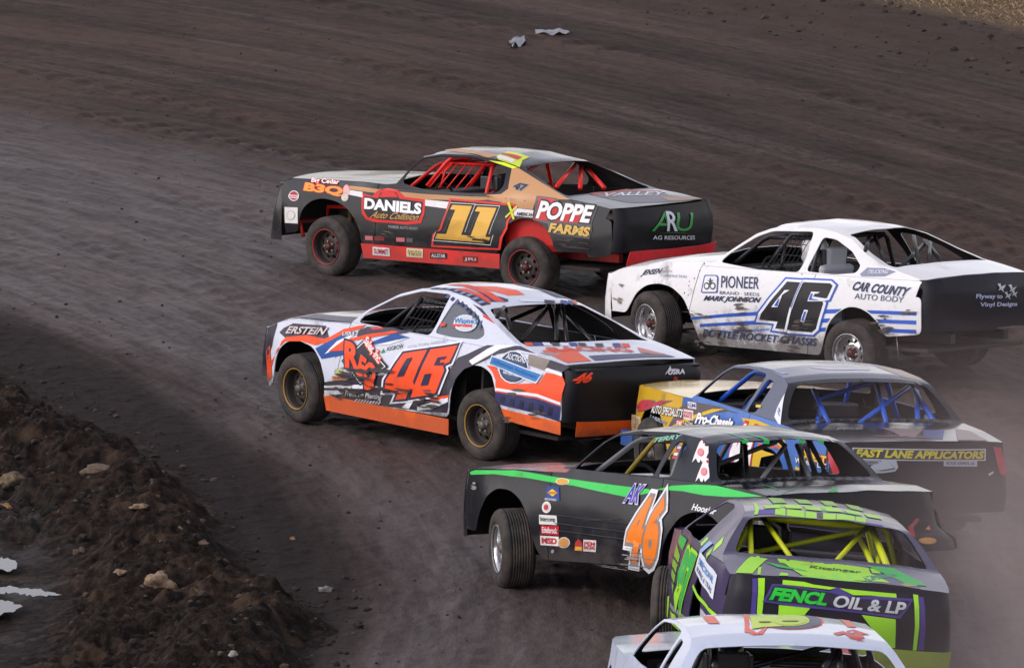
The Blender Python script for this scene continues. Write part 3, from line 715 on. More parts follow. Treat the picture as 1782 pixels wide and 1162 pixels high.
xs_ = np.concatenate([-10-np.geomspace(.5, 400, 14)[::-1], np.arange(-10, 10.01, .036), 10+np.geomspace(.5, 400, 14)])
yy = [44.0]
while yy[-1] < 104: yy.append(yy[-1]+.045+.04*(yy[-1]-44)/60)
ys_ = np.concatenate([44-np.geomspace(.5, 120, 12)[::-1], yy, yy[-1]+np.geomspace(.5, 900, 16)])
def hf(X, Y):
    h, v, s = track_h(X, Y)
    return np.minimum(h, .6), v, s
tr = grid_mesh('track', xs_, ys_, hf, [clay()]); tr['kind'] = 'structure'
# -- the soil berm round the infield, with the wet infield mud behind it
def berm_h(X, Y):
    v, s = lane(X, Y); far = sm(Y, 54, 62)
    e = 21.80-.25*far+.45*(fbm(s*.45, v*0, 3, 20)-.5)+.16*(fbm(s*2.2, v*0, 2, 27)-.5)+.75*sm(Y, 52.0, 49.0)-.15*far
    near = sm(Y, 53.6, 52.2)
    inner = 1-near*(1-sm(v, 19.75, 20.75))
    prof = np.clip((e-v)/.55, 0, 1); prof = prof*prof*(3-2*prof)
    crest = np.exp(-((v-(e-.75))/.55)**2)
    h = inner*prof*(.07+.20*crest*(1-.6*far)+.16*(fbm(v*.9, s*.7, 3, 21)-.45))
    big = fbm(v*2.1, s*1.5, 4, 22, .55); rid = 1-np.abs(2*fbm(v*3.3, s*2.2, 4, 28, .55)-1)
    k = inner*np.clip(prof*1.5, 0, 1)
    h = h+k*((big-.5)*.36+(rid-.75)*.20)+k*np.maximum(fbm(v*8, s*7, 4, 23)-.52, 0)*.16+(fbm(X*22, Y*9, 3, 24)-.5)*.028
    flat = 1-inner; h = h*(1-flat*.6)+flat*(fbm(v*2.5, s*.6, 3, 25)-.5)*.07
    h = np.maximum(h, -.03)-.12*sm(v, e-.02, e+.35)+.012
    return h, v, s
def soil():
    s = N('berm_soil'); s.b.inputs['Specular IOR Level'].default_value = .12; tc = s.n('ShaderNodeTexCoord').outputs['Object']
    n1 = s.noise(tc, 1.7, 6, .65); n2 = s.noise(tc, 9, 6, .72); n3 = s.noise(tc, 40, 4, .65); n4 = s.noise(tc, .8, 3, .5)
    b = s.mix(s.ramp(n2, .40, .66), (.007, .0047, .004), (.034, .0225, .017))
    b = s.mix(s.math('MULTIPLY', s.ramp(n1, .54, .66), .6), b, (.072, .046, .030))
    b = s.mix(s.math('MULTIPLY', s.ramp(s.math('MULTIPLY_ADD', n3, .3, n2), .80, .90), .8), b, (.26, .17, .10))
    s.l(b, s.b.inputs['Base Color'])
    at = s.n('ShaderNodeAttribute'); at.attribute_name = 'lane'; sp = s.n('ShaderNodeSeparateXYZ'); s.l(at.outputs['Vector'], sp.inputs[0])
    wet = s.math('MULTIPLY', s.ramp(sp.outputs[0], 20.5, 19.8), s.ramp(n4, .3, .6)); s.l(s.math('MULTIPLY_ADD', wet, -.5, .88), s.b.inputs['Roughness'])
    bp = s.n('ShaderNodeBump', Strength=.8, Distance=.04); s.l(s.math('MULTIPLY_ADD', n3, .35, n2), bp.inputs['Height']); s.l(bp.outputs[0], s.b.inputs['Normal'])
    return s.m
yb = [45.5]
while yb[-1] < 66: yb.append(yb[-1]+.034)
SOIL = soil()
bo = grid_mesh('dirt_berm', np.arange(-9.5, .3, .021), np.array(yb), berm_h, [SOIL])
tag(bo, kind='structure')
def ground_z(x, y):
    a, v, s = track_h(np.array([x]), np.array([y])); z = float(a[0])
    if -9.4 < x < .2 and 45.6 < y < 65.9: z = max(z, float(berm_h(np.array([x]), np.array([y]))[0][0]))
    return z
# puddles lying in the infield ruts
def water():
    s = N('puddle_water'); s.b.inputs['Base Color'].default_value = (.05, .04, .035, 1); s.b.inputs['Roughness'].default_value = .03
    s.b.inputs['IOR'].default_value = 1.33; s.b.inputs['Specular IOR Level'].default_value = 1.0
    tc = s.n('ShaderNodeTexCoord').outputs['Object']; bp = s.n('ShaderNodeBump', Strength=.05, Distance=.01); s.l(s.noise(tc, 12, 3), bp.inputs['Height']); s.l(bp.outputs[0], s.b.inputs['Normal']); return s.m
WAT = water()
def puddle(pts, z=.075):
    P = [gp(a, b, z) for a, b in pts]; P = rnd([(p.x, p.y) for p in P], .12); P = resample(P, .05)
    rg = random.Random(len(pts)); P = [(x+rg.uniform(-.02, .02), y+rg.uniform(-.07, .07)) for x, y in P]
    V, F = cdt(P, (), .3); F = [f if (Vector(V[f[1]])-Vector(V[f[0]])).cross(Vector(V[f[2]])-Vector(V[f[0]])) > 0 else f[::-1] for f in F]
    o = mesh_obj('puddle', [(x, y, z) for x, y in V], F, [WAT]); tag(o, kind='structure')
puddle([(-60, 960), (5, 968), (38, 984), (20, 992), (-60, 990)]); puddle([(-60, 1016), (30, 1020), (80, 1027), (114, 1037), (60, 1036), (0, 1030), (-60, 1030)])
puddle([(-60, 1042), (10, 1044), (36, 1051), (36, 1058), (10, 1066), (-60, 1085)])
# -- clods: thousands of small soil lumps
def lump(seed, sub=1, rough=.3):
    bm = bmesh.new(); bmesh.ops.create_icosphere(bm, subdivisions=sub, radius=1)
    for v in bm.verts: v.co *= 1+rough*(noise.noise(v.co*1.3+Vector((seed, 0, 0))))*2
    V = np.array([tuple(v.co) for v in bm.verts]); F = np.array([[v.index for v in f.verts] for f in bm.faces]); bm.free(); return V, F
def scatter(name, n, where, size, mats, seed, sub=1):
    rg = np.random.RandomState(seed); L = [lump(seed+i*7.7, sub) for i in range(6)]; VV = []; FF = []; FM = []; k = 0
    for i in range(n):
        x, y = where(rg); s_ = size(rg); V, F = L[i % 6]; a = rg.rand()*6.28; ca, sa = math.cos(a), math.sin(a)
        sc = s_*np.array([1, .8+.5*rg.rand(), .55+.3*rg.rand()]); W = V*sc; W = np.stack([W[:, 0]*ca-W[:, 1]*sa, W[:, 0]*sa+W[:, 1]*ca, W[:, 2]], -1)
        W += [x, y, ground_z(x, y)+s_*.18]; VV.append(W); FF.append(F+k); FM += [int(rg.rand()*len(mats))]*len(F); k += len(V)
    VV = np.concatenate(VV); FF = np.concatenate(FF)
    o = mesh_obj(name, VV.tolist(), FF.tolist(), mats, fm=FM, smooth=False); tag(o, kind='stuff'); return o
def clodm(name, c, r=.9):
    s = N(name); tc = s.n('ShaderNodeTexCoord').outputs['Object']; n = s.noise(tc, 30, 4)
    s.l(s.mix(s.ramp(n, .3, .7), tuple(x*.6 for x in c), tuple(x*1.25 for x in c)), s.b.inputs['Base Color']); s.b.inputs['Roughness'].default_value = r; return s.m
CM = [clodm('clod_dark', (.012, .009, .007)), clodm('clod_brown', (.028, .019, .015)), clodm('clod_dark', (.018, .012, .010)), clodm('clod_tan', (.07, .047, .032))]
def on_berm(rg):
    while True:
        x = rg.uniform(-7.5, -.6); y = rg.uniform(46.5, 63); v = float(lane(np.array(x), np.array(y))[0])
        if 19.0+1.3*(y < 52.5) < v < 22.0+.8*(y < 51.5): return x, y
def on_track(rg):
    while True:
        x = rg.uniform(-9, 9); y = 46+55*rg.rand()**1.1; v = float(lane(np.array(x), np.array(y))[0])
        if v > 22 and (v < 23.6 or rg.rand() < .22): return x, y
def far_edge(rg):
    while True:
        x = rg.uniform(-3, 9.5); y = rg.uniform(84, 102); v = float(lane(np.array(x), np.array(y))[0])
        if 40.0 < v < 46: return x, y
scatter('soil_clods', 3000, on_berm, lambda r: .006+.035*r.rand()**6, CM, 3)
scatter('track_crumbs', 650, on_track, lambda r: .008+.018*r.rand()**3, CM[:3], 5)
scatter('edge_clods', 450, far_edge, lambda r: .012+.05*r.rand()**3, CM, 9)
def straw():
    rg = np.random.RandomState(4); V = []; F = []
    for i in range(9000):
        while True:
            x = rg.uniform(1, 10); y = rg.uniform(88, 103); v = float(lane(np.array(x), np.array(y))[0])
            if v > 42.6 and rg.rand() < (v-42.3)/1.2: break
        z = ground_z(x, y); a = rg.rand()*6.28; L_ = .05+.11*rg.rand(); h = L_*(.2+.6*rg.rand()); w = .004
        k = len(V); c_, s_ = math.cos(a), math.sin(a); V += [(x-s_*w, y+c_*w, z-.01), (x+s_*w, y-c_*w, z-.01), (x+c_*L_*.5, y+s_*L_*.5, z+h*.8), (x+c_*L_, y+s_*L_, z+h)]
        F += [(k, k+1, k+2), (k, k+2, k+3)]
    return tag(mesh_obj('dry_grass', V, F, [clodm('straw', (.30, .21, .12))], smooth=False), kind='stuff')
straw()
# -- stones and lumps one can point to
def stone(px_, py_, w, label, col, flat=.6, seed=0, lng=1.0, name='rock', cat='rock'):
    p = gp(px_, py_, .2 if px_ < 480 else .0)
    z = ground_z(p.x, p.y); p = gp(px_, py_, z)
    V, F = lump(seed, 3, .34); s_ = w/2/(FPX/((p-CAMP).length)); a = seed*1.3
    W = [(v[0]*s_*lng*math.cos(a)-v[1]*s_*.9*math.sin(a), v[0]*s_*lng*math.sin(a)+v[1]*s_*.9*math.cos(a), v[2]*s_*flat) for v in V]
    W = [tuple(Vector(q)*(1+.12*noise.noise(Vector(q)*22))) for q in W]
    o = mesh_obj(name, W, F.tolist(), [clodm('stone', col)], smooth=True); o.location = (p.x, p.y, z+s_*flat*.35)
    return tag(o, label, cat)
TN = (.23, .155, .095)
stone(278, 1019, 52, 'large tan clay lump low on the berm, biggest of the pale lumps', TN, .75, 2, name='clay_lump', cat='clay lump')
stone(205, 999, 26, 'small tan clay lump just left of and above the biggest one', TN, .5, 3, name='clay_lump', cat='clay lump')
stone(301, 852, 20, 'pale cream stone near the crest in the middle of the berm', (.26, .21, .16), .7, 4)
stone(242, 882, 22, 'flat orange tan stone left of centre on the berm', TN, .4, 5, 1.3)
stone(308, 920, 30, 'broad ochre clay lump in the middle of the berm side', (.16, .11, .07), .45, 6, 1.2, 'clay_lump', 'clay lump')
stone(317, 889, 22, 'thin reddish tan slab just above the broad ochre lump', (.14, .09, .06), .3, 7, 1.4)
stone(211, 800, 16, 'bright tan stone at the top end of the long clay streak', (.24, .15, .085), .8, 8)
stone(180, 820, 58, 'long narrow tan clay streak running down the upper berm', (.11, .075, .05), .3, 9.4, 1.2, 'clay_lump', 'clay lump')
stone(568, 1028, 24, 'smooth grey stone lying alone on the track beside the berm', (.20, .19, .18), .6, 10)
stone(509, 938, 10, 'tiny orange stone on the dark ground right of the berm', (.22, .13, .07), .7, 12)
stone(405, 1139, 18, 'whitish pebble near the bottom edge in front of the berm', (.28, .25, .23), .6, 13)
stone(8, 888, 34, 'rusty orange clay lump on the berm at the left edge', (.26, .14, .05), .6, 14, 1, 'clay_lump', 'clay lump')
stone(20, 838, 40, 'wide brown clay lump above the rusty one at the left edge', (.13, .09, .055), .6, 15, 1.1, 'clay_lump', 'clay lump')
stone(350, 945, 26, 'orange brown slab on the right slope of the berm', (.10, .062, .04), .35, 16, 1.5)
def scrap(pix, label, th=.03):
    P = [gp(a, b, .03) for a, b in pix]; V2 = [(p.x, p.y) for p in P]; V, F = cdt(V2, (), .06)
    V3 = [(x, y, ground_z(x, y)+.03+th*noise.noise(Vector((x*9, y*4, 0)))) for x, y in V]; n = len(V3)
    F = F+[tuple(i+n for i in f[::-1]) for f in F]; V3 += [(x, y, z-.004) for x, y, z in V3]
    tag(mesh_obj('plastic_scrap', V3, F, [clodm('plastic_film', (.24, .24, .28), .5)]), label, 'litter')
scrap([(884, 70), (912, 66), (916, 76), (892, 84), (887, 80), (900, 77), (886, 76)], 'crumpled pale plastic scrap with a notch, left of the long strip', .08)
scrap([(931, 52.5), (950, 53), (985, 53.5), (992, 56.5), (985, 58.5), (950, 58), (932, 56.5)], 'long thin pale plastic strip lying on the upper track', .05)

# -- dust hanging behind the pack at the right
def dust():
    m_ = bpy.data.materials.new('dust_air'); m_.use_nodes = True; t = m_.node_tree; t.nodes.clear()
    o = t.nodes.new('ShaderNodeOutputMaterial'); v = t.nodes.new('ShaderNodeVolumePrincipled'); t.links.new(v.outputs[0], o.inputs['Volume'])
    v.inputs['Color'].default_value = (.86, .70, .67, 1)
    tc = t.nodes.new('ShaderNodeTexCoord'); sp = t.nodes.new('ShaderNodeSeparateXYZ'); t.links.new(tc.outputs['Object'], sp.inputs[0])
    def rmp(sock, a, b):
        r_ = t.nodes.new('ShaderNodeMapRange'); r_.interpolation_type = 'SMOOTHSTEP'; r_.inputs[1].default_value = a; r_.inputs[2].default_value = b; t.links.new(sock, r_.inputs[0]); return r_.outputs[0]
    def mul(a, b):
        q = t.nodes.new('ShaderNodeMath'); q.operation = 'MULTIPLY'; t.links.new(a, q.inputs[0])
        if isinstance(b, float): q.inputs[1].default_value = b
        else: t.links.new(b, q.inputs[1])
        return q.outputs[0]
    nz = t.nodes.new('ShaderNodeTexNoise'); nz.inputs['Scale'].default_value = .45; nz.inputs['Detail'].default_value = 2; t.links.new(tc.outputs['Object'], nz.inputs['Vector'])
    d = mul(mul(rmp(sp.outputs[0], 1.9, 4.6), rmp(sp.outputs[2], 2.3, .2)), mul(rmp(sp.outputs[1], 58.5, 49.0), rmp(nz.outputs[0], .25, .7)))
    t.links.new(mul(d, DUST), v.inputs['Density'])
    V = [(x, y, z) for x in (1.5, 12) for y in (38, 66) for z in (-.4, 2.5)]
    F = [(0, 1, 3, 2), (4, 6, 7, 5), (0, 4, 5, 1), (2, 3, 7, 6), (0, 2, 6, 4), (1, 5, 7, 3)]
    tag(mesh_obj('dust_cloud', V, F, [m_], smooth=False), kind='stuff')
DUST = .28
dust()
cars = {}
def start(k, base, **kw):
    d = dict(base); d.update(kw); c = Car(d); cars[k] = c
    c.cagem = paint('cage_paint', c.cage, rough=.35, dirt=.3)
    build_body(c); build_chassis(c); return c
POSE = {1: (-0.3705, 68.6268, 0.6273, 0.0342, -0.0228, -0.0534), 2: (-0.4555, 58.7389, 0.8562, 0.0062, -0.0017, -0.0731), 3: (3.122, 62.8286, 0.767, 0.0442, -0.0482, -0.0598),
        4: (2.6284, 54.569, 1.217, -0.0041, -0.0343, -0.0608), 5: (1.4948, 50.4615, 0.9617, 0.1225, -0.0855, -0.0889), 6: (2.2055, 47.2943, 1.5019, 0.0981, -0.0973, -0.1047),
        7: (1.7697, 43.0, 1.45, 0.0758, -0.0623, -0.0483)}
RED = '#d8231f'; BLK = '#14141b'; WHT = '#d5d9e4'; LIME = '#a6e026'
# ---- 1: black and tan number 11
c = start(1, KA, pose=POSE[1], label='black and tan stock car with gold number 11, farthest of the pack', dirt=.35, col='#101018', cage='#e0241c', frame='#c4201c', dents=.009,
          skirt=(.19, .355, 1.42, 3.37, '#e0342e'), bumper=(.33, .48, '#e8323a', .06), steer=R(-6), topcoat=.3, tw=.08, tailprof=[(a, b+.09) for a, b in TPA], noseprof=[(.3, -.24), (.6, -.16), (.95, .0)])
tubes_std(c); seat(c, '#1c1b1e'); steering(c); wheels(c, (1, '#c8262c', '#17171a', 0))
# ---- 2: white, orange and navy number 46
c = start(2, KB, pose=POSE[2], label='white, orange and navy stock car with orange number 46 on its door and black tail', col='#d2d7e6', cage='#17171a', dents=.009, dirt=.7,
          skirt=(.10, .255, 1.32, 3.22, '#f0641c'), rskirt=[(3.90, .46), (4.74, .42), (4.74, .30), (3.92, .36)], bumper=(.31, .43, '#f0641c', .015), steer=R(-4), plex=[Q_B], tail_drop=.05,
          cols={'tail': '#15151b', 'nose': '#2c2836', 'hood': '#8f90a2'})
tubes_std(c); seat(c, '#1c1b1e'); steering(c); wheels(c, (2, '#c79a2c', '#1b1b1e', 0))
# ---- 3: white number 46
c = start(3, KB, pose=POSE[3], label='white stock car with blue stripes and black number 46, at the right edge', col='#e6e6e8', cage='#26262c', dents=.009,
          cols={'tail': '#1a1b24'}, steer=R(-16), tail_z0=.44, dirt=.7, zb=.93, crease=CR3, low=LO3, windows=[W_3, Q_3],
          tailprof=[(a, b-.15) for a, b in TPB], topcuts=(1.82, 3.30, 4.20, 0), wind=(1.86, 2.34, .95, .93))
tubes_std(c); seat(c, '#c9cbd2'); steering(c); wheels(c, (3, '#8a8a8a', '#e2e2e4', 1))
# ---- 4: yellow and blue
c = start(4, KC, pose=POSE[4], label='yellow and blue stock car with grey roof and black tail reading FAST LANE APPLICATORS', col='#2f66b8', cage='#2358c0', dents=.006,
          cols={'roof': '#4c4e60', 'rear': '#17171c', 'deck': '#17171c', 'tail': '#1a1a22', 'hood': '#c9a52c', 'upper': '#50556a', 'fender': '#d3a92c', 'nose': '#d3a92c'})
tubes_std(c); seat(c, '#1c1b1e'); steering(c); wheels(c, (4, '#3a3a3a', '#1b1b1e', 0))
# ---- 5: black and green 46
c = start(5, KC, pose=POSE[5], label='black stock car with green stripe and orange number 46 on its door', col='#14151e', cage='#6a6a70', dents=.011, steer=R(-22), dirt=.4, low=LO5, crease=CR5, tail_z0=.50, tailprof=[(.45, 4.93), (.58, 4.90), (.68, 4.68), (.97, 4.62)])
tubes_std(c); seat(c, '#1c1b1e'); steering(c); wheels(c, (5, '#8a8a8a', '#e2e2e4', 1))
# ---- 6: purple and lime
c = start(6, KB, pose=POSE[6], label='purple, black and lime stock car with yellow roll cage and tail reading FENCL OIL & LP', col='#40365a', cage='#c8d21a', dents=.011,
          cols={'tail': '#1d1a24', 'roof': '#4c455e', 'rear': '#3a3352', 'deck': '#3f3852'}, topcoat=.12, bumper=(.28, .52, '#8fa336', .03), tail_z0=.5, steer=R(-12), dirt=.5, lean=.72, crease=CR6, windows=[W_6], topcuts=(1.66, 3.56, 4.16, 0), rearw=(3.60, 4.10, .93, .90), hoop=3.15)
tubes_std(c); seat(c, '#1c1b1e'); steering(c); wheels(c, (6, '#3a3a3a', '#1b1b1e', 0))
# ---- 7: white roof at the bottom edge
c = start(7, KC, pose=POSE[7], label='white stock car with yellow 8 on its roof, cut off by the bottom edge', col='#c3cce0', cage='#1a1a1e', dents=.006, lean=.45)
tubes_std(c); seat(c, '#3a393c'); steering(c); wheels(c, (7, '#3a3a3a', '#1b1b1e', 0))

driver(cars[3], '#dcdce0', '#26262c', px_=2.80, py=-.40, label='driver in white helmet inside the white car with blue stripes')
driver(cars[6], '#101014', '#24242c', px_=2.72, py=-.30, label='driver in black helmet inside the purple and lime car')
driver(cars[7], '#181a22', '#6a1c20', px_=2.75, py=-.34, label='driver in dark helmet inside the nearest white car')
# ------------------------------------------------------------------ print, stripes and cage bars, car by car
def clampP(c, surf, P):
    if surf == 'left': return [(x, min(z, c.zc(min(max(x, c.xs0), c.xs1))-.004)) for x, z in P]
    if surf == 'top': return [(x, max(-.995, min(.995, t))) for x, t in P]
    if surf == 'tail': return [(max(-.99, min(.99, u)), z) for u, z in P]
    return P
def pol(c, surf, zm, pts, col, name='paint_patch', lay=1, r=0, cut=None):
    P = clampP(c, surf, c.on(surf, zm, pts) if zm else pts)
    if r: P = rnd(P, r)
    if cut:
        for q in cut: P = clip(P, *q)
    if len(P) < 3: return
    P = resample(P, .10); V, F = cdt(P, (), .5, extra=[])
    if not F: return
    return c.decal(surf, [(V, F, col)], name, lay)
def circ(zm, cx, cy, rx, ry, n=18, rot=0):
    return [(cx+rx*math.cos(2*math.pi*i/n), cy+ry*math.sin(2*math.pi*i/n)) for i in range(n)]
def ring(c, surf, zm, cx, cy, rx, ry, cols, name='sponsor_decal', lay=2, ks=(1, .85)):
    L = []
    for k, col in zip(ks, cols):
        P = clampP(c, surf, c.on(surf, zm, circ(zm, cx, cy, rx*k, ry*k))); V, F = cdt(P, (), .5, extra=[]); L.append((V, F, col))
    return c.decal(surf, L, name, lay)
def sticker(c, surf, zm, x0, y0, x1, y1, sk, back, st=None, col='#111111', lay=2, name='sponsor_decal', bold=.02):
    """upright sticker x0..x1 by y0..y1, sk = drop of its right side; optional lettering"""
    Q = [(x0, y1), (x1, y1+sk), (x1, y0+sk), (x0, y0)]; L = []
    P = clampP(c, surf, c.on(surf, zm, Q)); L.append((P, [(0, 1, 2), (0, 2, 3)], back))
    if st:
        for i, line in enumerate(st.split('|')):
            n = len(st.split('|')); V, F = text2d(line, bold); xs = [p[0] for p in V]; ys = [p[1] for p in V]
            A, B, D = Vector(P[0]), Vector(P[1]), Vector(P[3])
            hh = .64/n; b0 = .18+(n-1-i)*(.66/n)
            f = [tuple(A+(B-A)*(.08+.84*(p[0]-min(xs))/(max(xs)-min(xs)))+(D-A)*(b0+hh*(p[1]-min(ys))/(max(ys)-min(ys)))) for p in V]
            L.append((f, F, col))
    return c.decal(surf, L, name, lay)
def cage(c, zm, segs, xt=3.2, xb=3.9, r=.02, mat=None, ax=0):
    for (a, b, e, f) in segs:
        p = c.pt(zm, a, b, ax, xt); q = c.pt(zm, e, f, ax, xb)
        c.tube([p, q], r, mat or c.cagem, 'cage_tube')
def rivets(c, surf, pts, r=.009, col='#2a2a2a'):
    V = []; F = []
    for (a, b) in pts:
        p = getattr(c, 'P_'+surf)(a, b); n = c.normal(surf, a, b); t = n.orthogonal().normalized(); q = n.cross(t); k = len(V)
        V.append(p+n*.008)
        for j in range(6): V.append(p+(t*math.cos(j*math.pi/3)+q*math.sin(j*math.pi/3))*r+n*.001)
        for j in range(6): F.append((k, k+1+j, k+1+(j+1) % 6))
    tag(mesh_obj('rivets', V, F, [cpaint(col, dirt=.2)], c.root, c.BM), kind='stuff')
def smear(c, surf, zm, cx, cy, rx, ry, seed=0, col='#2c2624', lay=6, n=9):
    """a scuffed, broken rub mark: a cluster of thin ragged strokes"""
    rg = random.Random(seed); L = []
    for i in range(n):
        a = cx+rg.uniform(-1, 1)*rx; b = cy+rg.uniform(-1, 1)*ry; w = rg.uniform(.25, .7)*rx; h = rg.uniform(.06, .22)*ry
        Q = []
        for j in range(12):
            t = 2*math.pi*j/12; k = rg.uniform(.55, 1.15); Q.append((a+w*k*math.cos(t), b+h*k*math.sin(t)+.12*w*math.cos(t)))
        P = clampP(c, surf, c.on(surf, zm, Q)); V, F = cdt(P, (), .5, extra=[])
        if F: L.append((V, F, col))
    if L: c.decal(surf, [l for l in L], 'scuff_mark', lay)
def outset(P, d):
    n = len(P); A = sum(P[i][0]*P[(i+1) % n][1]-P[(i+1) % n][0]*P[i][1] for i in range(n)); sg = 1 if A > 0 else -1; out = []
    for i in range(n):
        p, a, b = Vector(P[i]), Vector(P[i-1]), Vector(P[(i+1) % n]); u = (p-a).normalized(); w = (b-p).normalized()
        n1 = Vector((u.y, -u.x))*sg; n2 = Vector((w.y, -w.x))*sg; m_ = n1+n2
        m_ = m_/max(m_.length_squared*.5, .55); out.append(tuple(p+m_*d))
    return out
def digits(c, surf, zm, shapes, cols, widths, lay=4):
    """number built from block shapes: widest outline first, then the face, then the openings"""
    for k, (col, w) in enumerate(zip(cols, widths)):
        for outer, holes in shapes:
            pol(c, surf, zm, outset(outer, w) if w else outer, col, 'number_decal', lay+k)
    for outer, holes in shapes:
        for h in holes: pol(c, surf, zm, h, cols[-2], 'number_decal', lay+len(cols)+2)
# ================================================================== car 1
c = cars[1]; L = 'left'; TAN = '#c08e60'; GOLD = '#c9a048'
pol(c, L, 'p', px('1a', [(700, 388), (850, 405), (1000, 425), (1250, 448), (1500, 462), (1743, 470)])+px('1b', [(20, 440), (130, 432), (180, 395), (190, 330), (205, 250), (262, 228), (400, 318), (612, 472), (530, 470), (385, 452), (345, 540), (150, 520), (130, 488), (0, 470)])+px('1a', [(1743, 492), (1500, 492), (1420, 490), (1240, 488), (1000, 455), (700, 415)]), TAN, lay=1)
pol(c, L, '1a', [(700, 418), (795, 433), (795, 472), (700, 452)], '#e6e4e6', lay=2)
pol(c, L, '1a', [(1243, 488), (1425, 505), (1400, 553), (1243, 532)], '#e6e4e6', lay=2)
pol(c, L, '1b', [(130, 518), (352, 545), (345, 597), (120, 572)], '#e6e4e6', lay=2)
pol(c, 'top', '1c', [(360, 92), (800, 112), (1200, 165), (1240, 200), (1060, 222), (700, 150), (400, 118)], TAN)
pol(c, 'top', '1c', [(1080, 262), (1200, 190), (1380, 125), (1720, 215), (1600, 262), (1460, 385)], '#d8e82c', 'sticker', 2)
pol(c, L, '1c', [(1075, 262), (1330, 270), (1560, 300), (1450, 392)], '#d8e82c', 'sticker', 2)
pol(c, 'top', '1c', [(1250, 170), (1310, 150), (1600, 215), (1520, 258)], '#c8302c', 'sticker', 3)
pol(c, 'top', '1c', [(1190, 230), (1230, 185), (1490, 262), (1440, 312)], '#e8e8ee', 'sticker', 3)
c.text(L, '1a', 'Big Cedar', (425, 372), (622, 388), (432, 330), '#f2f2f2', out='#d8231f', ow=.05)
c.text(L, '1a', 'B3Q', (366, 432), (650, 468), (374, 362), '#f0a040', out='#d8231f', ow=.04, bold=.05, shear=.1)
ring(c, L, '1a', 678, 425, 27, 45, ('#e890a0', '#f0b8b4')); ring(c, L, '1a', 668, 470, 28, 32, ('#8fb4c8', '#e8d8c0'), lay=3)
ring(c, L, '1a', 298, 460, 36, 38, ('#e8e4e8', '#b02a34')); sticker(c, L, '1a', 262, 452, 334, 474, 6, '#e8e4e8', 'RACEWAY', '#a02028', 4)
sticker(c, L, '1a', 234, 540, 326, 655, 5, '#dcdad6'); ring(c, L, '1a', 280, 600, 30, 34, ('#a8a6a2', '#dcdad6'), lay=3)
pol(c, L, '1a', [(788, 440), (865, 462), (905, 420), (980, 405), (1050, 420), (1100, 468), (1244, 486), (1240, 590), (1218, 656), (1120, 668), (1000, 655), (880, 650), (820, 632), (788, 585)], RED, 'sponsor_decal', 2)
pol(c, L, '1a', [(806, 462), (905, 478), (925, 440), (985, 422), (1035, 436), (1060, 480), (1226, 506), (1222, 585), (1200, 635), (1100, 645), (900, 630), (830, 612), (806, 575)], BLK, 'sponsor_decal', 3)
pol(c, L, '1a', [(915, 470), (940, 436), (985, 424), (1030, 438), (1050, 470)], RED, 'sponsor_decal', 4)
c.text(L, '1a', 'DANIELS', (808, 555), (1218, 596), (812, 474), '#f4f4f6', out=BLK, ow=.05, bold=.05, lay=5)
c.text(L, '1a', 'Auto Collision', (845, 618), (1190, 640), (870, 570), '#c99a55', bold=.01, shear=.35, lay=5)
c.text(L, '1a', 'PREMIER AUTO BODY', (980, 692), (1195, 708), (980, 672), '#8a8a8e', lay=2)
for x, w, q in ((812, 55, '#c86a74'), (880, 72, '#7c2428'), (1040, 58, '#c86a74'), (1112, 44, '#5a5a60')): sticker(c, L, '1a', x, 748+(x-812)*.05, x+w, 778+(x-812)*.05, 3, q)
d1 = lambda dx, dy: [(x+dx, y+dy) for x, y in ((1432, 508), (1612, 518), (1535, 725), (1566, 728), (1545, 802), (1302, 782), (1326, 715), (1382, 718), (1445, 580), (1405, 576))]
d2 = lambda dx, dy: [(x+dx, y+dy) for x, y in ((1448, 526), (1588, 534), (1508, 742), (1546, 745), (1530, 786), (1322, 768), (1338, 732), (1400, 736), (1468, 562), (1430, 558))]
pol(c, L, '1a', [(1425, 478), (1900, 520), (1880, 600), (1850, 640), (1842, 700), (1810, 760), (1790, 850), (1600, 845), (1290, 828), (1300, 740), (1350, 700), (1390, 590)], '#e0342a', 'number_decal', 3)
pol(c, L, '1a', [(1435, 492), (1885, 534), (1860, 600), (1835, 640), (1828, 690), (1790, 760), (1775, 838), (1600, 830), (1305, 815), (1315, 745), (1365, 700), (1402, 590)], BLK, 'number_decal', 4)
for dx, dy in ((0, 0), (178, 14)):
    pol(c, L, '1a', d1(dx, dy), '#f0f0f0', 'number_decal', 5)
    pol(c, L, '1a', [(x*.97+1450*.03+dx*.0, y*.97+650*.03) for x, y in d1(dx/.97, dy/.97)], BLK, 'number_decal', 6)
    pol(c, L, '1a', d2(dx, dy), paint('gold_foil', '#cfa34a', rough=.3, metal=.35, dirt=.4), 'number_decal', 7)
c.text(L, '1b', '47', (212, 398), (305, 418), (228, 348), '#2a3038', out='#8c93a4', ow=.05, bold=.05, shear=.2)
pol(c, L, '1b', [(176, 490), (192, 486), (226, 606), (212, 610)], '#d8e030', 'sticker', 6); pol(c, L, '1b', [(240, 512), (246, 522), (166, 600), (160, 590)], '#d8e030', 'sticker', 6)
c.text(L, '1b', 'AMERICAN', (236, 582), (352, 592), (236, 556), '#222226', bold=.03, lay=4)
pol(c, L, '1b', [(378, 445), (520, 462), (540, 488), (806, 512), (760, 640), (768, 680), (745, 745), (470, 705), (455, 640), (350, 612), (362, 540)], '#5c5a60', 'sponsor_decal', 3)
pol(c, L, '1b', [(398, 458), (505, 470), (525, 498), (790, 522), (745, 640), (380, 612), (355, 600), (375, 550)], '#c82a2c', 'sponsor_decal', 4)
c.text(L, '1b', 'POPPE', (368, 602), (742, 636), (412, 478), '#f4f4f6', out=BLK, ow=.06, bold=.04, lay=5)
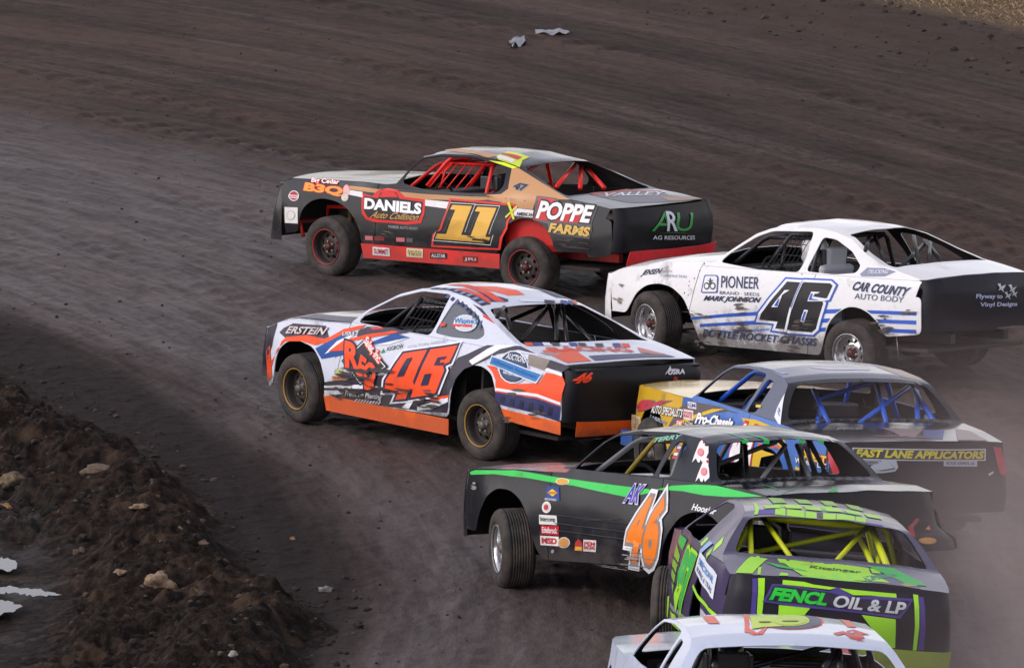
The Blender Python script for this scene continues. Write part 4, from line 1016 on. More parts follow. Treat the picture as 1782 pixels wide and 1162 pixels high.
c.text(L, '1b', 'FARMS', (460, 698), (742, 730), (480, 632), '#d8b25a', out=BLK, ow=.05, bold=.05, lay=5)
sticker(c, L, '1a', 868, 826, 992, 886, 10, '#e8e6ea', 'SUMMIT', '#c02a30', 5); sticker(c, L, '1a', 1115, 836, 1232, 898, 8, '#e8e0c0', 'RACING|TIRES', '#b08a10', 5)
sticker(c, L, '1a', 1285, 868, 1405, 908, 6, '#1c1c20', 'ALLSTAR', '#e8e8ea', 5); sticker(c, L, '1a', 1420, 878, 1490, 930, 4, '#d8b8a0'); sticker(c, L, '1a', 1518, 895, 1625, 938, 4, '#7a1c20', 'JRi', '#e0c0c0', 5)
for (a, b, d, k) in (((1172, 690), (1300, 692), (1205, 556), 'A'), ((1335, 690), (1450, 690), (1352, 562), 'U')):
    c.text('tail', '1b', k, a, b, d, '#2f9c44', bold=.0, lay=2)
c.text('tail', '1b', 'R', (1275, 688), (1352, 690), (1268, 552), '#dfe2f0', bold=.02, lay=5)
c.text('tail', '1b', 'AG RESOURCES', (1187, 748), (1472, 748), (1187, 720), '#e6e8f0', bold=.01)
pol(c, 'tail', '1b', [(1210, 706), (1325, 696), (1450, 706), (1325, 701)], '#2f7c3a', 'sponsor_decal')
pol(c, 'top', '1b', [(740, 432), (1000, 398), (1240, 410), (1300, 440), (1560, 470), (1300, 490), (1040, 494), (900, 470)], '#6a6870', lay=1)
pol(c, 'top', '1b', [(742, 430), (1000, 402), (1230, 412), (1260, 424), (1000, 414), (780, 440)], '#b04a44', lay=2)
c.text('top', '1b', 'VALLEY', (820, 455), (1262, 440), (850, 425), '#d8dae4', lay=3, name='sponsor_decal')
pol(c, 'top', '1b', [(1240, 452), (1480, 452), (1570, 470), (1300, 482)], '#9a7a60', lay=2)
cage(c, '1b', [(655, 212, 515, 382), (688, 208, 680, 392), (692, 212, 848, 390)], 3.15, 3.95, .026)
for i in range(5):                                   # bars of the window guard
    c.tube([c._side(2.42+i*.12, 1.30, -1, -.05), c._side(2.30+i*.12, 1.03, -1, -.05)], .008, c.cagem, 'window_bar')
c.tube([c.pt('1c', 120, 660, 1, -.72), c.pt('1c', 420, 290, 1, -.60), c.pt('1c', 520, 205, 1, -.55), c.pt('1c', 800, 225, 1, -.52)], .024, c.cagem, 'cage_tube')
c.tube([c.pt('1c', 330, 680, 1, -.72), c.pt('1c', 400, 420, 1, -.66), c.pt('1c', 520, 300, 1, -.6)], .016, c.cagem, 'cage_tube')
c.box('wheel_well', (3.32, -.84, .38), (4.12, -.60, .84), paint('well_paint', '#c01c18', rough=.5, dirt=.5), .1)
rivets(c, 'left', c.on(L, '1a', [(1580, 462), (1700, 470)])+c.on(L, '1b', [(38, 455), (162, 462), (292, 480)]))
smear(c, L, '1a', 1650, 780, 70, 45, 1, '#1d1a1b', 9, 12); smear(c, L, '1a', 960, 735, 60, 20, 2, '#5a5250', 5, 7); smear(c, L, '1b', 620, 780, 110, 30, 3, '#3c3834', 3, 8)
# ================================================================== car 2
c = cars[2]; OR = '#f4501e'; NV = '#1f2548'; BL = '#1c4f9c'; PU = '#3d3848'; WH = '#eceff6'
pol(c, L, '2a', [(165, 345), (190, 318), (250, 290), (450, 305), (470, 372), (440, 395), (200, 382)], PU, lay=1)
pol(c, L, '2a', [(95, 600), (110, 530), (160, 450), (178, 400), (205, 374), (330, 362), (440, 384), (480, 372), (560, 325), (650, 306), (700, 300), (660, 325), (560, 352), (460, 408), (380, 425), (300, 400), (200, 400), (150, 450), (120, 540)], OR, lay=2)
pol(c, L, '2a', [(385, 445), (470, 400), (600, 338), (640, 345), (560, 420), (612, 470), (520, 492), (425, 508)], BL, lay=2)
pol(c, L, '2a', [(445, 478), (520, 400), (600, 360), (640, 352), (540, 425), (465, 470)], WH, lay=3)
pol(c, L, '2a', [(470, 462), (560, 395), (700, 358), (860, 338), (900, 345), (740, 375), (600, 400), (560, 440), (600, 455)], OR, lay=4)
pol(c, L, '2a', [(640, 372), (650, 335), (705, 312), (860, 318), (960, 348), (860, 358), (740, 350)], PU, lay=3)
pol(c, L, '2a', [(722, 318), (798, 316), (808, 326), (735, 330)], '#d8382c', lay=4)
pol(c, L, '2a', [(650, 445), (760, 392), (870, 350), (962, 378), (870, 392), (760, 420), (700, 455)], BL, lay=3)
pol(c, L, '2a', [(740, 425), (860, 398), (955, 378), (840, 420)], WH, lay=4)
c.text(L, '2a', 'ERSTEIN', (205, 352), (448, 362), (225, 308), '#d8cfd2', out='#7a5a60', ow=.04, bold=.02, shear=.2, lay=6)
c.text(L, '2a', 'USRA', (553, 368), (630, 362), (560, 345), '#e8e8f0', out=NV, lay=6)
pol(c, L, '2a', [(545, 520), (690, 385), (835, 555), (665, 672)], '#1a191d', 'sponsor_decal', 5)
pol(c, L, '2a', [(556, 522), (690, 398), (820, 555), (667, 660)], '#e8e8ee', 'sponsor_decal', 6)
pol(c, L, '2a', [(563, 524), (690, 406), (812, 555), (667, 652)], '#2a292e', 'sponsor_decal', 7)
c.text(L, '2a', 'R', (570, 560), (662, 585), (562, 392), OR, out=NV, ow=.06, bold=.05, shear=.1, lay=8)
c.text(L, '2a', 'EO', (640, 600), (748, 680), (672, 478), OR, out=NV, ow=.06, bold=.05, lay=8)
c.text(L, '2a', 's', (695, 700), (755, 690), (690, 625), OR, out=NV, ow=.06, bold=.05, lay=8)
c.text(L, '2a', 'Sales, Inc.', (680, 410), (775, 545), (712, 368), '#f4e8e8', out=OR, ow=.1, bold=.03, lay=8)
c.text(L, '2a', 'ASGROW', (818, 462), (922, 442), (818, 436), '#2a4034', bold=.01); pol(c, L, '2a', [(785, 474), (800, 445), (812, 468)], '#2f8a44', lay=3)
sticker(c, L, '2a', 505, 572, 552, 600, -4, '#8aa050', 'SEED', '#e8e0a0'); sticker(c, L, '2a', 486, 612, 584, 640, -4, '#c8a078', 'THERMO', '#9a3020')
c.text(L, '2a', 'COLTON AREND', (950, 445), (1190, 405), (950, 428), '#a9aebc', bold=-.005)
pol(c, L, '2a', [(440, 650), (640, 620), (810, 605), (1210, 560), (1215, 640), (1200, 800), (1190, 838), (1060, 830), (900, 808), (620, 770), (437, 740)], '#2c2735', lay=2)
for q in ([(440, 672), (700, 664), (830, 690), (620, 690), (440, 684)], [(440, 700), (520, 700), (560, 720), (440, 735)], [(1000, 745), (960, 812), (915, 806), (975, 748)], [(1010, 800), (1200, 738), (1200, 770), (1090, 818), (1010, 822)]): pol(c, L, '2a', q, WH, lay=3)
pol(c, L, '2a', [(1060, 748), (1208, 728), (1205, 742), (1120, 770)], OR, lay=3)
for i in range(9): pol(c, L, '2a', [(622+i*18, 768+i*2.2), (632+i*18, 769+i*2.2), (648+i*18, 752+i*2.2), (638+i*18, 751+i*2.2)], WH, lay=4)
c.text(L, '2a', 'Precision Planting', (570, 738), (792, 765), (578, 700), '#eceef2', bold=.0, lay=8)
digits(c, L, '2a', [([(930, 475), (1078, 452), (990, 645), (1002, 690), (966, 692), (945, 752), (880, 757), (903, 700), (815, 702), (822, 640)], [[(893, 618), (955, 508), (990, 500), (935, 612)]]),
  ([(1098, 450), (1262, 425), (1212, 528), (1172, 545), (1180, 580), (1128, 712), (1108, 724), (975, 745), (988, 690)], [[(1118, 548), (1142, 500), (1200, 492), (1178, 512), (1156, 512), (1150, 532), (1182, 530), (1168, 548)], [(1062, 602), (1102, 596), (1078, 668), (1036, 672)]])],
  ('#e8ebf4', '#1c2148', '#f4501e'), (24, 13, 0), 6)
smear(c, L, '2a', 690, 640, 120, 70, 4, '#3a3438', 10, 14); smear(c, L, '2a', 920, 680, 80, 35, 5, '#5a2a22', 12, 7); smear(c, L, '2a', 1080, 760, 70, 50, 6, '#3a3438', 12, 9); smear(c, L, '2a', 560, 720, 60, 40, 9, '#4a4446', 10, 8)
pol(c, L, '2b', [(0, 590), (60, 500), (120, 478), (240, 425), (452, 418), (636, 482), (560, 470), (430, 452), (300, 478), (200, 530), (100, 570), (40, 640), (15, 700), (0, 790)], PU, lay=2)
pol(c, L, '2b', [(130, 520), (290, 425), (420, 428), (320, 450), (230, 500), (150, 545)], WH, lay=3)
pol(c, L, '2b', [(235, 548), (290, 556), (320, 620), (420, 662), (560, 655), (600, 592), (700, 610), (720, 660), (690, 785), (540, 735), (292, 700), (290, 640), (268, 588)], OR, lay=3)
pol(c, L, '2b', [(600, 560), (640, 500), (750, 540), (700, 590)], PU, lay=3); pol(c, L, '2b', [(500, 480), (640, 492), (590, 580), (500, 548)], '#8a8078', lay=3)
pol(c, L, '2b', [(592, 578), (608, 562), (702, 600), (698, 616)], WH, lay=4)
pol(c, L, '2b', [(292, 685), (548, 722), (692, 775), (692, 792), (545, 740), (292, 702)], WH, lay=4); pol(c, L, '2b', [(292, 704), (545, 742), (692, 794), (692, 800), (545, 750), (292, 712)], '#d8382c', lay=4)
pol(c, L, '2b', [(292, 712), (545, 752), (692, 802), (680, 892), (500, 830), (290, 780)], '#2a2e62', lay=4)
for i in range(6): pol(c, L, '2b', [(330+i*58, 735+i*13), (355+i*58, 741+i*13), (345+i*58, 782+i*15), (320+i*58, 775+i*15)], '#191d38', lay=5)
ring(c, L, '2b', 402, 560, 96, 100, ('#e4e8f0', '#24365c', '#3a4c70'), lay=5, ks=(1, .93, .8))
c.text(L, '2b', 'AUCTIONS', (355, 505), (480, 535), (372, 472), '#e8ecf4', bold=.02, lay=8)
pol(c, L, '2b', [(272, 486), (584, 600), (545, 660), (250, 540)], '#e4e8f0', 'sponsor_decal', 8); pol(c, L, '2b', [(275, 494), (575, 604), (542, 650), (258, 538)], '#2f7cc4', 'sponsor_decal', 9)
c.text(L, '2b', 'Schoneman Auctioneers', (275, 530), (545, 632), (288, 506), '#1f5c9c', lay=10, bold=.01); c.text(L, '2b', '605-201-7869', (340, 598), (440, 622), (340, 582), '#e8ecf4', lay=8)
pol(c, L, '2b', [(150, 170), (220, 180), (262, 240), (215, 235)], PU, lay=1); pol(c, L, '2b', [(212, 238), (262, 240), (300, 262), (300, 278), (215, 252)], '#d8382c', lay=2)
for i in range(9):
    x = 2.72+i*.085; z = c.zc(x)-.028-.004*i; pol(c, L, None, [(x, z), (x+.045, z-.008-.006*i), (x+.035, z-.035-.006*i), (x-.01, z-.028)], '#2c3050' if i % 2 else '#505a80', lay=3)
ring(c, L, '2b', 105, 290, 72, 52, ('#d8dce4', '#c4cad4'), lay=1); c.text(L, '2b', "Wayne's", (34, 302), (178, 306), (42, 258), '#2a78b8', out='#f0f2f6', ow=.03, bold=.03, lay=3)
pol(c, L, '2b', [(26, 296), (150, 300), (148, 316), (28, 312)], '#d83a34', lay=2)
sticker(c, L, '2a', 1148, 292, 1182, 312, -6, '#d84a38')
T = 'top'
pol(c, T, '2b', [(120, 66), (290, 66), (430, 90), (482, 118), (380, 122), (270, 96)], '#f0603c', lay=1)
pol(c, T, '2b', [(20, 78), (110, 78), (260, 145), (262, 170), (215, 150), (120, 105)], '#e04a30', lay=1)
pol(c, T, '2b', [(150, 84), (260, 110), (375, 145), (372, 158), (262, 160)], '#28305e', lay=1); pol(c, T, '2b', [(440, 140), (600, 146), (658, 152), (655, 166), (450, 158)], '#dfe4f2', lay=2)
for a, b, col in ((592, 655, '#3a3648'), (690, 730, '#28408a'), (735, 765, '#28408a'), (768, 792, '#e04a30')): pol(c, T, '2b', [(a, 150), (b, 155), (b, 182), (a, 168)], col, lay=3)
pol(c, T, '2b', [(460, 405), (600, 410), (620, 430), (500, 430)], '#2c2c40', lay=1)
for i, col in enumerate(('#e04a30', '#28408a', '#dfe4f2', '#2c2c40', '#dfe4f2', '#28408a', '#2c2c40', '#dfe4f2', '#2c2c40', '#dfe4f2', '#28408a', '#e04a30')):
    x = 465+i*54; pol(c, T, '2b', [(x, 408+i*.6), (x+46, 409+i*.6), (x+60, 428+i), (x+14, 428+i)], col, lay=2)
c.text(T, '2b', 'RACING', (640, 468), (1150, 470), (590, 442), '#d8503c', bold=.04, lay=3, name='sponsor_decal')
pol(c, T, '2b', [(560, 470), (700, 478), (660, 490), (600, 484)], '#a89090', lay=2); pol(c, T, '2b', [(1160, 440), (1330, 478), (1345, 488), (1180, 470)], '#c87a70', lay=2)
c.text('tail', '2b', '46', (775, 662), (872, 650), (790, 600), '#f4451e', bold=.06, shear=.35, name='number_decal')
c.text('tail', '2b', 'USRA', (1342, 606), (1446, 600), (1346, 576), '#e8e8f2', out='#8a2a34', ow=.03, bold=.04)
pol(c, 'tail', '2b', [(1325, 606), (1360, 552), (1366, 572), (1400, 570), (1350, 590)], '#d8dae6', 'sponsor_decal', 2)
pol(c, 'tail', '2b', [(1376, 622), (1388, 614), (1404, 622), (1402, 650), (1440, 712), (1424, 716), (1396, 668), (1402, 714), (1388, 716), (1382, 660)], '#b03a48', 'ribbon_decal', 2)
cage(c, '2b', [(618, 180, 455, 392), (665, 178, 662, 396), (700, 178, 728, 402), (715, 232, 882, 402), (340, 165, 382, 330), (362, 168, 300, 250)], 3.1, 3.95, .022)
window_net(c, 2.34, 2.72, 1.03, 1.33); 
c.tube([c.pt('2a', 905, 320, 1, -.70), c.pt('2a', 1040, 130, 1, -.60)], .022, c.cagem, 'cage_tube')
c.box('rear_spoiler_lip', (4.72, -.78, .90), (4.86, .78, .925), paint('tail_plastic', '#15151b', rough=.42, dirt=.3), .01)
# ================================================================== car 3
c = cars[3]; BU = '#2a5cc4'; K = '#17171d'
c.text(L, '3a', 'JENSEN', (295, 448), (432, 436), (318, 400), K, out='#aab4d8', ow=.03, bold=.01, shear=.3)
c.text(L, '3a', 'CONSTRUCTION', (438, 446), (620, 456), (440, 428), '#9aa2c6', bold=.01); c.text(L, '3a', 'CONCRETE', (430, 420), (520, 418), (432, 404), '#b4a8a8', bold=.0)
pol(c, L, '3a', [(722, 552), (745, 434), (835, 434), (846, 450), (838, 560), (732, 560)], '#4a5a9c', 'sponsor_decal', 2, r=.02); pol(c, L, '3a', [(732, 548), (752, 442), (828, 442), (836, 452), (830, 552), (740, 552)], '#e8eaf0', 'sponsor_decal', 3, r=.02)
for cx in (764, 806): ring(c, L, '3a', cx, 512, 21, 26, ('#4a4a50', '#e8eaf0'), lay=4, ks=(1, .6))
pol(c, L, '3a', [(780, 500), (783, 478), (765, 470), (784, 472), (790, 450), (797, 472), (815, 468), (798, 480), (798, 502)], '#4a4a50', 'sponsor_decal', 6)
c.text(L, '3a', 'PIONEER', (862, 522), (1126, 532), (868, 440), '#26262e', out='#9cb0e4', ow=.02, bold=.0)
c.text(L, '3a', 'BRAND · SEEDS', (852, 568), (1130, 582), (854, 546), '#3c3e4c', bold=.0)
c.text(L, '3a', 'MARK JOHNSON', (738, 622), (1130, 636), (752, 578), K, out='#9cb0e4', ow=.03, bold=.03, shear=.2)
pol(c, L, '3a', [(652, 728), (900, 704), (1118, 690), (1110, 716), (900, 728), (655, 746)], BU); pol(c, L, '3a', [(715, 776), (900, 764), (1100, 752), (1195, 770), (1180, 778), (900, 786), (715, 798)], BU)
pol(c, L, '3a', [(780, 838), (1200, 806), (1190, 822), (1000, 835), (780, 858)], '#7b96da')
digits(c, L, 'p', [([(1370.5, 490), (1396, 491.5), (1386, 530), (1389, 532), (1386, 557), (1378, 556.5), (1374, 574), (1350, 571), (1354, 559.5), (1322, 556), (1325, 546)], [[(1344.6, 534), (1367, 505), (1375.6, 505), (1363, 513), (1355.5, 534)]]),
  ([(1402, 491), (1446, 493), (1450, 497), (1440, 518), (1430, 522), (1433, 528), (1421, 572), (1414, 578), (1374, 575), (1371, 570), (1393, 497)], [[(1407, 524), (1414, 507.6), (1429, 508.4), (1424, 511), (1420, 511), (1417, 516), (1438, 519.5), (1440, 522), (1431, 524)], [(1393.5, 560.4), (1401.3, 538.6), (1408, 539.4), (1401, 560.4)]])],
  (BU, '#eceef6', K), (7.5, 4.5, 0), 3)
pol(c, L, 'p', [(1396.5, 489), (1401, 489), (1380, 537), (1376, 537)], '#eceef6', 'number_decal', 8); pol(c, L, 'p', [(1376, 534), (1380, 534), (1370, 577), (1366, 576.5)], '#eceef6', 'number_decal', 8)
pol(c, L, 'p', [(1398.2, 489), (1399.4, 489), (1378.8, 536), (1377.6, 536)], BU, 'number_decal', 10)
for q in ([(1410, 521.5), (1414, 511), (1417, 511), (1414, 519), (1428, 522)], [(1396.6, 556.5), (1402, 541.7), (1405, 541.7), (1399.7, 558)], [(1350, 531.6), (1358.6, 517.7), (1355.5, 532.4)]): pol(c, L, 'p', q, BU, 'number_decal', 11)
c.text(L, 'p', 'BOTTLE ROCKET CHASSIS', (1224, 584), (1420, 601), (1227, 572), K, out='#8ea6e4', ow=.03, bold=.0, lay=4)
c.text(L, '3b', 'CAR COUNTY', (330, 540), (722, 586), (352, 478), '#26262e', out='#a6b6e6', ow=.03, bold=.03, shear=.25)
c.text(L, '3b', 'AUTO BODY', (350, 600), (690, 626), (356, 562), '#4c4e5a', out='#b6c2ea', ow=.02, bold=-.005)
for q in ([(126, 676), (262, 671), (215, 702), (122, 706)], [(112, 740), (182, 736), (160, 766), (104, 768)], [(92, 803), (154, 800), (145, 828), (80, 832)],
          [(430, 680), (600, 684), (782, 692), (782, 718), (600, 710), (462, 704)], [(498, 742), (782, 752), (782, 780), (524, 768)], [(535, 806), (782, 816), (782, 843), (552, 832)]): pol(c, L, '3b', q, BU)
pol(c, L, '3b', [(385, 430), (440, 384), (560, 388), (640, 412), (560, 446), (400, 446)], '#8a90a6', 'sponsor_decal'); c.text(L, '3b', 'TRUCKING', (440, 430), (580, 428), (452, 402), '#e4e8f2', lay=4, bold=.01)
c.text('tail', '3b', 'Flyway to', (1186, 606), (1375, 606), (1190, 566), '#c4cdf0', bold=.03); c.text('tail', '3b', 'Vinyl Designs', (1210, 662), (1478, 658), (1214, 624), '#c4cdf0', bold=.03)
for dx, dy, k in ((1340, 500, 1), (1420, 508, 1), (1390, 555, .9), (1440, 545, .8)):
    pol(c, 'tail', '3b', [(dx, dy), (dx+22*k, dy-6), (dx+30*k, dy+18*k), (dx+62*k, dy+5*k), (dx+42*k, dy+34*k), (dx+48*k, dy+58*k), (dx+26*k, dy+36*k), (dx+6*k, dy+44*k), (dx+18*k, dy+24*k)], '#c8ccd8', 'sponsor_decal', 2)
cage(c, '3b', [(452, 168, 425, 262), (492, 168, 562, 362), (842, 215, 648, 402), (880, 190, 862, 396), (838, 190, 1005, 402), (762, 160, 800, 380)], 3.15, 3.95, .022)
window_net(c, 2.5, 2.85, 1.0, 1.33)
c.tube([c.pt('3a', 1190, 375, 1, -.72), c.pt('3a', 1330, 180, 1, -.60), c.pt('3a', 1360, 150, 1, -.55), c.pt('3a', 1523, 150, 1, -.52)], .022, c.cagem, 'cage_tube')
c.tube([c.pt('3a', 1275, 405, 1, -.72), c.pt('3a', 1310, 230, 1, -.62)], .016, c.cagem, 'cage_tube')
rivets(c, 'left', c.on(L, '3a', [(745, 358), (712, 404), (674, 458), (636, 510), (606, 560), (1425, 430)])+c.on(L, '3b', [(450, 130)]))
smear(c, L, '3a', 720, 700, 60, 30, 11, '#6a625c', 6, 9); smear(c, L, '3a', 745, 880, 40, 60, 12, '#5c544e', 8, 9); smear(c, L, '3a', 880, 880, 40, 70, 13, '#6a625c', 8, 8); smear(c, L, '3a', 1390, 945, 50, 30, 14, '#5c544e', 8, 8); smear(c, L, '3a', 130, 560, 40, 60, 15, '#8a8272', 4, 6)
c.tube([(4.22, -.80, .42), (4.24, -.78, .12)], .006, paint('chain_metal', '#b0aca4', rough=.3, metal=.8, dirt=.2), 'hanging_chain')
# ================================================================== car 4
c = cars[4]; YE = '#dcb832'; GR = '#5c5659'
pol(c, L, '4a', [(590, 345), (670, 362), (800, 385), (960, 440), (860, 425), (760, 440), (640, 470), (640, 560), (440, 560), (420, 540), (500, 400)], GR)
pol(c, L, '4a', [(420, 556), (500, 510), (600, 462), (760, 408), (860, 408), (800, 425), (640, 475), (520, 530), (450, 566)], YE, lay=2)
c.text(L, '4a', 'RJ', (160, 420), (292, 430), (196, 338), '#c83a44', out='#6a6a74', ow=.05, bold=.06, shear=.3, lay=3)
c.text(L, '4a', 'AUTO SPECIALISTS', (285, 438), (522, 476), (300, 376), '#f0eee8', out='#3a3630', ow=.05, bold=.02, lay=3)
sticker(c, L, '4a', 135, 450, 205, 575, 20, '#d8c4a0', 'SAND|AND|GRAVEL', '#b09a78'); c.text(L, '4a', 'LARSON', (275, 475), (395, 530), (285, 452), '#8a96a8', out='#e0e4ea', lay=3)
sticker(c, L, '4a', 570, 350, 636, 400, 10, '#e4e2e6', 'GM', '#3a4a8a'); sticker(c, L, '4a', 534, 408, 612, 484, 14, '#e8dcdc', 'HOWE|RACE', '#c8303c'); sticker(c, L, '4a', 482, 488, 532, 550, 8, '#c03040', 'FK', '#f0e0e0'); sticker(c, L, '4a', 540, 498, 616, 540, 10, '#1c1c20', 'ALLSTAR', '#e8e8ea')
c.text(L, '4a', 'Pro-Chassis', (625, 520), (912, 566), (655, 436), '#f4f4f6', out='#25252c', ow=.04, bold=.05, lay=3)
c.text(L, '4a', '44', (880, 900), (1040, 960), (960, 500), '#f0f0f4', out='#c83a30', ow=.05, bold=.05, lay=3, name='number_decal')
pol(c, L, '4a', [(1240, 470), (1262, 400), (1322, 288), (1428, 318), (1395, 395), (1350, 400), (1335, 440), (1300, 478)], '#dfe2ee', 'sponsor_decal', 2)
pol(c, L, '4a', [(1300, 350), (1340, 352), (1330, 372), (1296, 370)], '#4a4e5c', 'sponsor_decal', 3); pol(c, L, '4a', [(1270, 415), (1300, 428), (1335, 410), (1330, 418), (1300, 438), (1266, 424)], '#3c4a8a', 'sponsor_decal', 3); pol(c, L, '4a', [(1278, 395), (1300, 408), (1328, 392), (1322, 400), (1300, 418), (1272, 405)], '#3c4a8a', 'sponsor_decal', 3)
pol(c, L, '4a', [(1102, 376), (1142, 378), (1136, 400), (1098, 396)], YE, lay=2); pol(c, L, '4a', [(1352, 402), (1404, 412), (1398, 436), (1345, 424)], YE, lay=2)
pol(c, L, None, [(3.05, .94), (3.35, .965), (3.75, .955), (4.05, .86), (4.0, .80), (3.6, .88), (3.2, .87)], YE, lay=1)
pol(c, L, '5c', [(770, 250), (860, 250), (1000, 300), (860, 330), (800, 600), (760, 590)], YE, lay=1)
pol(c, L, '5c', [(1210, 420), (1245, 600), (1268, 600), (1262, 440)], YE, lay=1)
c.text(L, '5c', 'Fast Lane', (830, 215), (1105, 245), (840, 185), '#d8342c', out='#e8b030', ow=.06, bold=.04, lay=3)
pol(c, L, '5c', [(1296, 232), (1550, 322), (1545, 400), (1290, 330)], '#c83024', 'sponsor_decal', 2)
c.text(L, '5c', 'EXPERT', (1262, 335), (1535, 405), (1270, 250), '#e8b428', out='#3a1c18', ow=.05, bold=.06, lay=3); c.text(L, '5c', 'Welding, LLC', (1215, 400), (1545, 470), (1220, 330), '#e8e8ec', out='#1c1c20', ow=.06, bold=.02, lay=5)
c.box('bumper_plate', (.02, -.86, .30), (.30, -.78, .44), paint('bumper_blue', '#2a5ca8', rough=.5, dirt=.3), .006)
sticker(c, 'tail', '4b', 344, 658, 1304, 744, 8, '#d4d4d8', None, lay=2); sticker(c, 'tail', '4b', 352, 666, 1294, 736, 8, '#3a3c50', None, lay=3)
c.text('tail', '4b', 'FAST LANE APPLICATORS', (358, 726), (1290, 738), (368, 668), '#d8cc2c', out='#26261c', ow=.05, bold=.05, shear=.2, lay=5)
sticker(c, 'tail', '4b', 375, 748, 540, 778, 3, '#9aa0b0', 'SETH WIESSEN', '#4a4e60'); pol(c, 'tail', '4b', [(470, 790), (560, 748), (655, 742), (672, 800), (650, 828), (560, 840), (482, 838)], '#b8c0cc', 'sponsor_decal', 3)
pol(c, 'tail', '4b', [(600, 750), (650, 812), (560, 826), (500, 822), (560, 818), (640, 804)], '#2a2c34', 'sponsor_decal', 4); sticker(c, 'tail', '4b', 1005, 750, 1245, 792, 3, '#c0c2cc', 'ROCK RAPIDS, IA', '#2c2e3c', bold=.03)
pol(c, 'tail', '4b', [(1356, 652), (1412, 660), (1466, 820), (1448, 862), (1408, 850)], '#b42430', 'tail_lamp', 3); pol(c, 'tail', '4b', [(200, 640), (282, 645), (285, 672), (262, 860), (225, 868), (190, 730)], '#c83038', 'tail_lamp', 3)
pol(c, 'tail', '4b', [(1320, 848), (1358, 826), (1362, 840), (1330, 862)], '#c8c4c4', lay=3)
pol(c, T, '4b', [(490, 572), (1000, 580), (990, 592), (520, 582)], '#6a2430', lay=1); pol(c, T, '4b', [(540, 514), (860, 524), (800, 590), (700, 580), (640, 548)], '#7a6a68', lay=1); pol(c, T, '4b', [(850, 530), (1010, 532), (1000, 600), (870, 590)], '#3a4a80', lay=1)
pol(c, T, '4b', [(1090, 524), (1190, 540), (1330, 612), (1110, 608)], '#8f8480', lay=2); c.text(T, '4b', 'SPENCER', (228, 530), (420, 530), (240, 514), '#8a8c98', lay=2)
pol(c, T, '4b', [(40, 76), (200, 82), (480, 96), (460, 102), (180, 98), (60, 84)], '#c8c6d8', lay=1); pol(c, T, '4a', [(1050, 66), (1240, 105), (1360, 135), (1300, 140), (1120, 95)], '#9aa0c8', lay=1)
pol(c, T, '4b', [(500, 70), (760, 100), (900, 190), (700, 150)], '#b0a098', lay=1)
cage(c, '4c', [(572, 192, 702, 482), (625, 365, 608, 480), (1392, 168, 958, 486), (1118, 150, 1202, 482), (1462, 205, 1472, 498), (1436, 190, 1642, 508), (1545, 420, 1556, 506)], 3.2, 3.9, .024)
c.tube([c.pt('4a', 990, 440, 1, -.74), c.pt('4a', 1205, 185, 1, -.60)], .024, c.cagem, 'cage_tube')
# ================================================================== car 5
c = cars[5]; GN = '#3ccf5c'
pol(c, L, '5a', [(142, 342), (180, 328), (440, 330), (700, 372), (1000, 415), (1200, 440), (1290, 450), (1345, 468), (1170, 506), (1000, 470), (820, 430), (640, 402), (500, 378), (300, 354), (150, 358)], GN)
pol(c, L, '5b', [(235, 432), (350, 405), (500, 398), (640, 405), (800, 440), (960, 478), (800, 482), (700, 480), (560, 470), (420, 442), (300, 434)], GN)
ring(c, L, '5a', 750, 402, 42, 22, ('#e8e4e0', '#e0a840')); sticker(c, L, '5a', 640, 430, 730, 522, 8, '#1f3f8c', None); pol(c, L, '5a', [(648, 475), (685, 450), (720, 478), (685, 500)], '#e8c82c', 'sponsor_decal', 3)
c.text(L, '5a', 'SUNOCO', (656, 484), (714, 486), (656, 468), '#b8302c', lay=5, bold=.02); c.text(L, '5a', 'RACE FUELS', (634, 524), (712, 530), (634, 510), '#d8dce8', lay=4)
ring(c, L, '5a', 645, 570, 30, 38, ('#e8e6e4', '#d8d4d0', '#c03038'), ks=(1, .8, .5))
sticker(c, L, '5a', 597, 618, 710, 680, 6, '#d8dad6', 'Intercomp', '#2a3040', bold=.02); sticker(c, L, '5a', 608, 686, 722, 745, 8, '#c02030', 'Edelbrock', '#f0e8e8', bold=.02); sticker(c, L, '5a', 602, 754, 722, 816, 8, '#e4e0e0', 'MSD', '#c02838', bold=.05)
ring(c, L, '5a', 755, 800, 38, 36, ('#d8c8c0', '#c89050')); pol(c, L, '5a', [(822, 852), (826, 800), (848, 776), (872, 802), (876, 858)], '#b82c2c', 'sponsor_decal', 2); sticker(c, L, '5a', 828, 826, 872, 850, 2, '#d8b030', None, lay=3)
sticker(c, L, '5a', 880, 780, 966, 856, 6, '#dcd4d2', 'PEM|RACING', '#b82838', bold=.03); ring(c, L, '5a', 684, 858, 11, 12, ('#c8c8cc', '#9aa0a8'))
c.text(L, '5a', 'AK', (1146, 538), (1236, 548), (1200, 418), '#4c36b4', out='#d8d4ee', ow=.05, bold=.02, lay=5)
c.text(L, '5b', '4', (28, 905), (135, 925), (128, 470), '#f08022', out='#8c8684', ow=.05, out2='#e8e8ec', bold=.05, name='number_decal', lay=4)
c.text(L, '5b', '6', (150, 935), (245, 945), (240, 468), '#f08022', out='#8c8684', ow=.05, out2='#e8e8ec', bold=.05, name='number_decal', lay=4)
c.text(L, '5b', 'Hoosier', (478, 568), (640, 602), (490, 524), '#e8e8ec', bold=.03, shear=.2)
H = [(150, 385), (182, 290), (228, 180), (262, 135), (292, 138), (292, 175), (282, 212), (306, 218), (356, 160), (378, 166), (345, 240), (308, 300), (290, 345), (248, 385), (238, 352), (222, 386), (205, 380), (190, 340)]
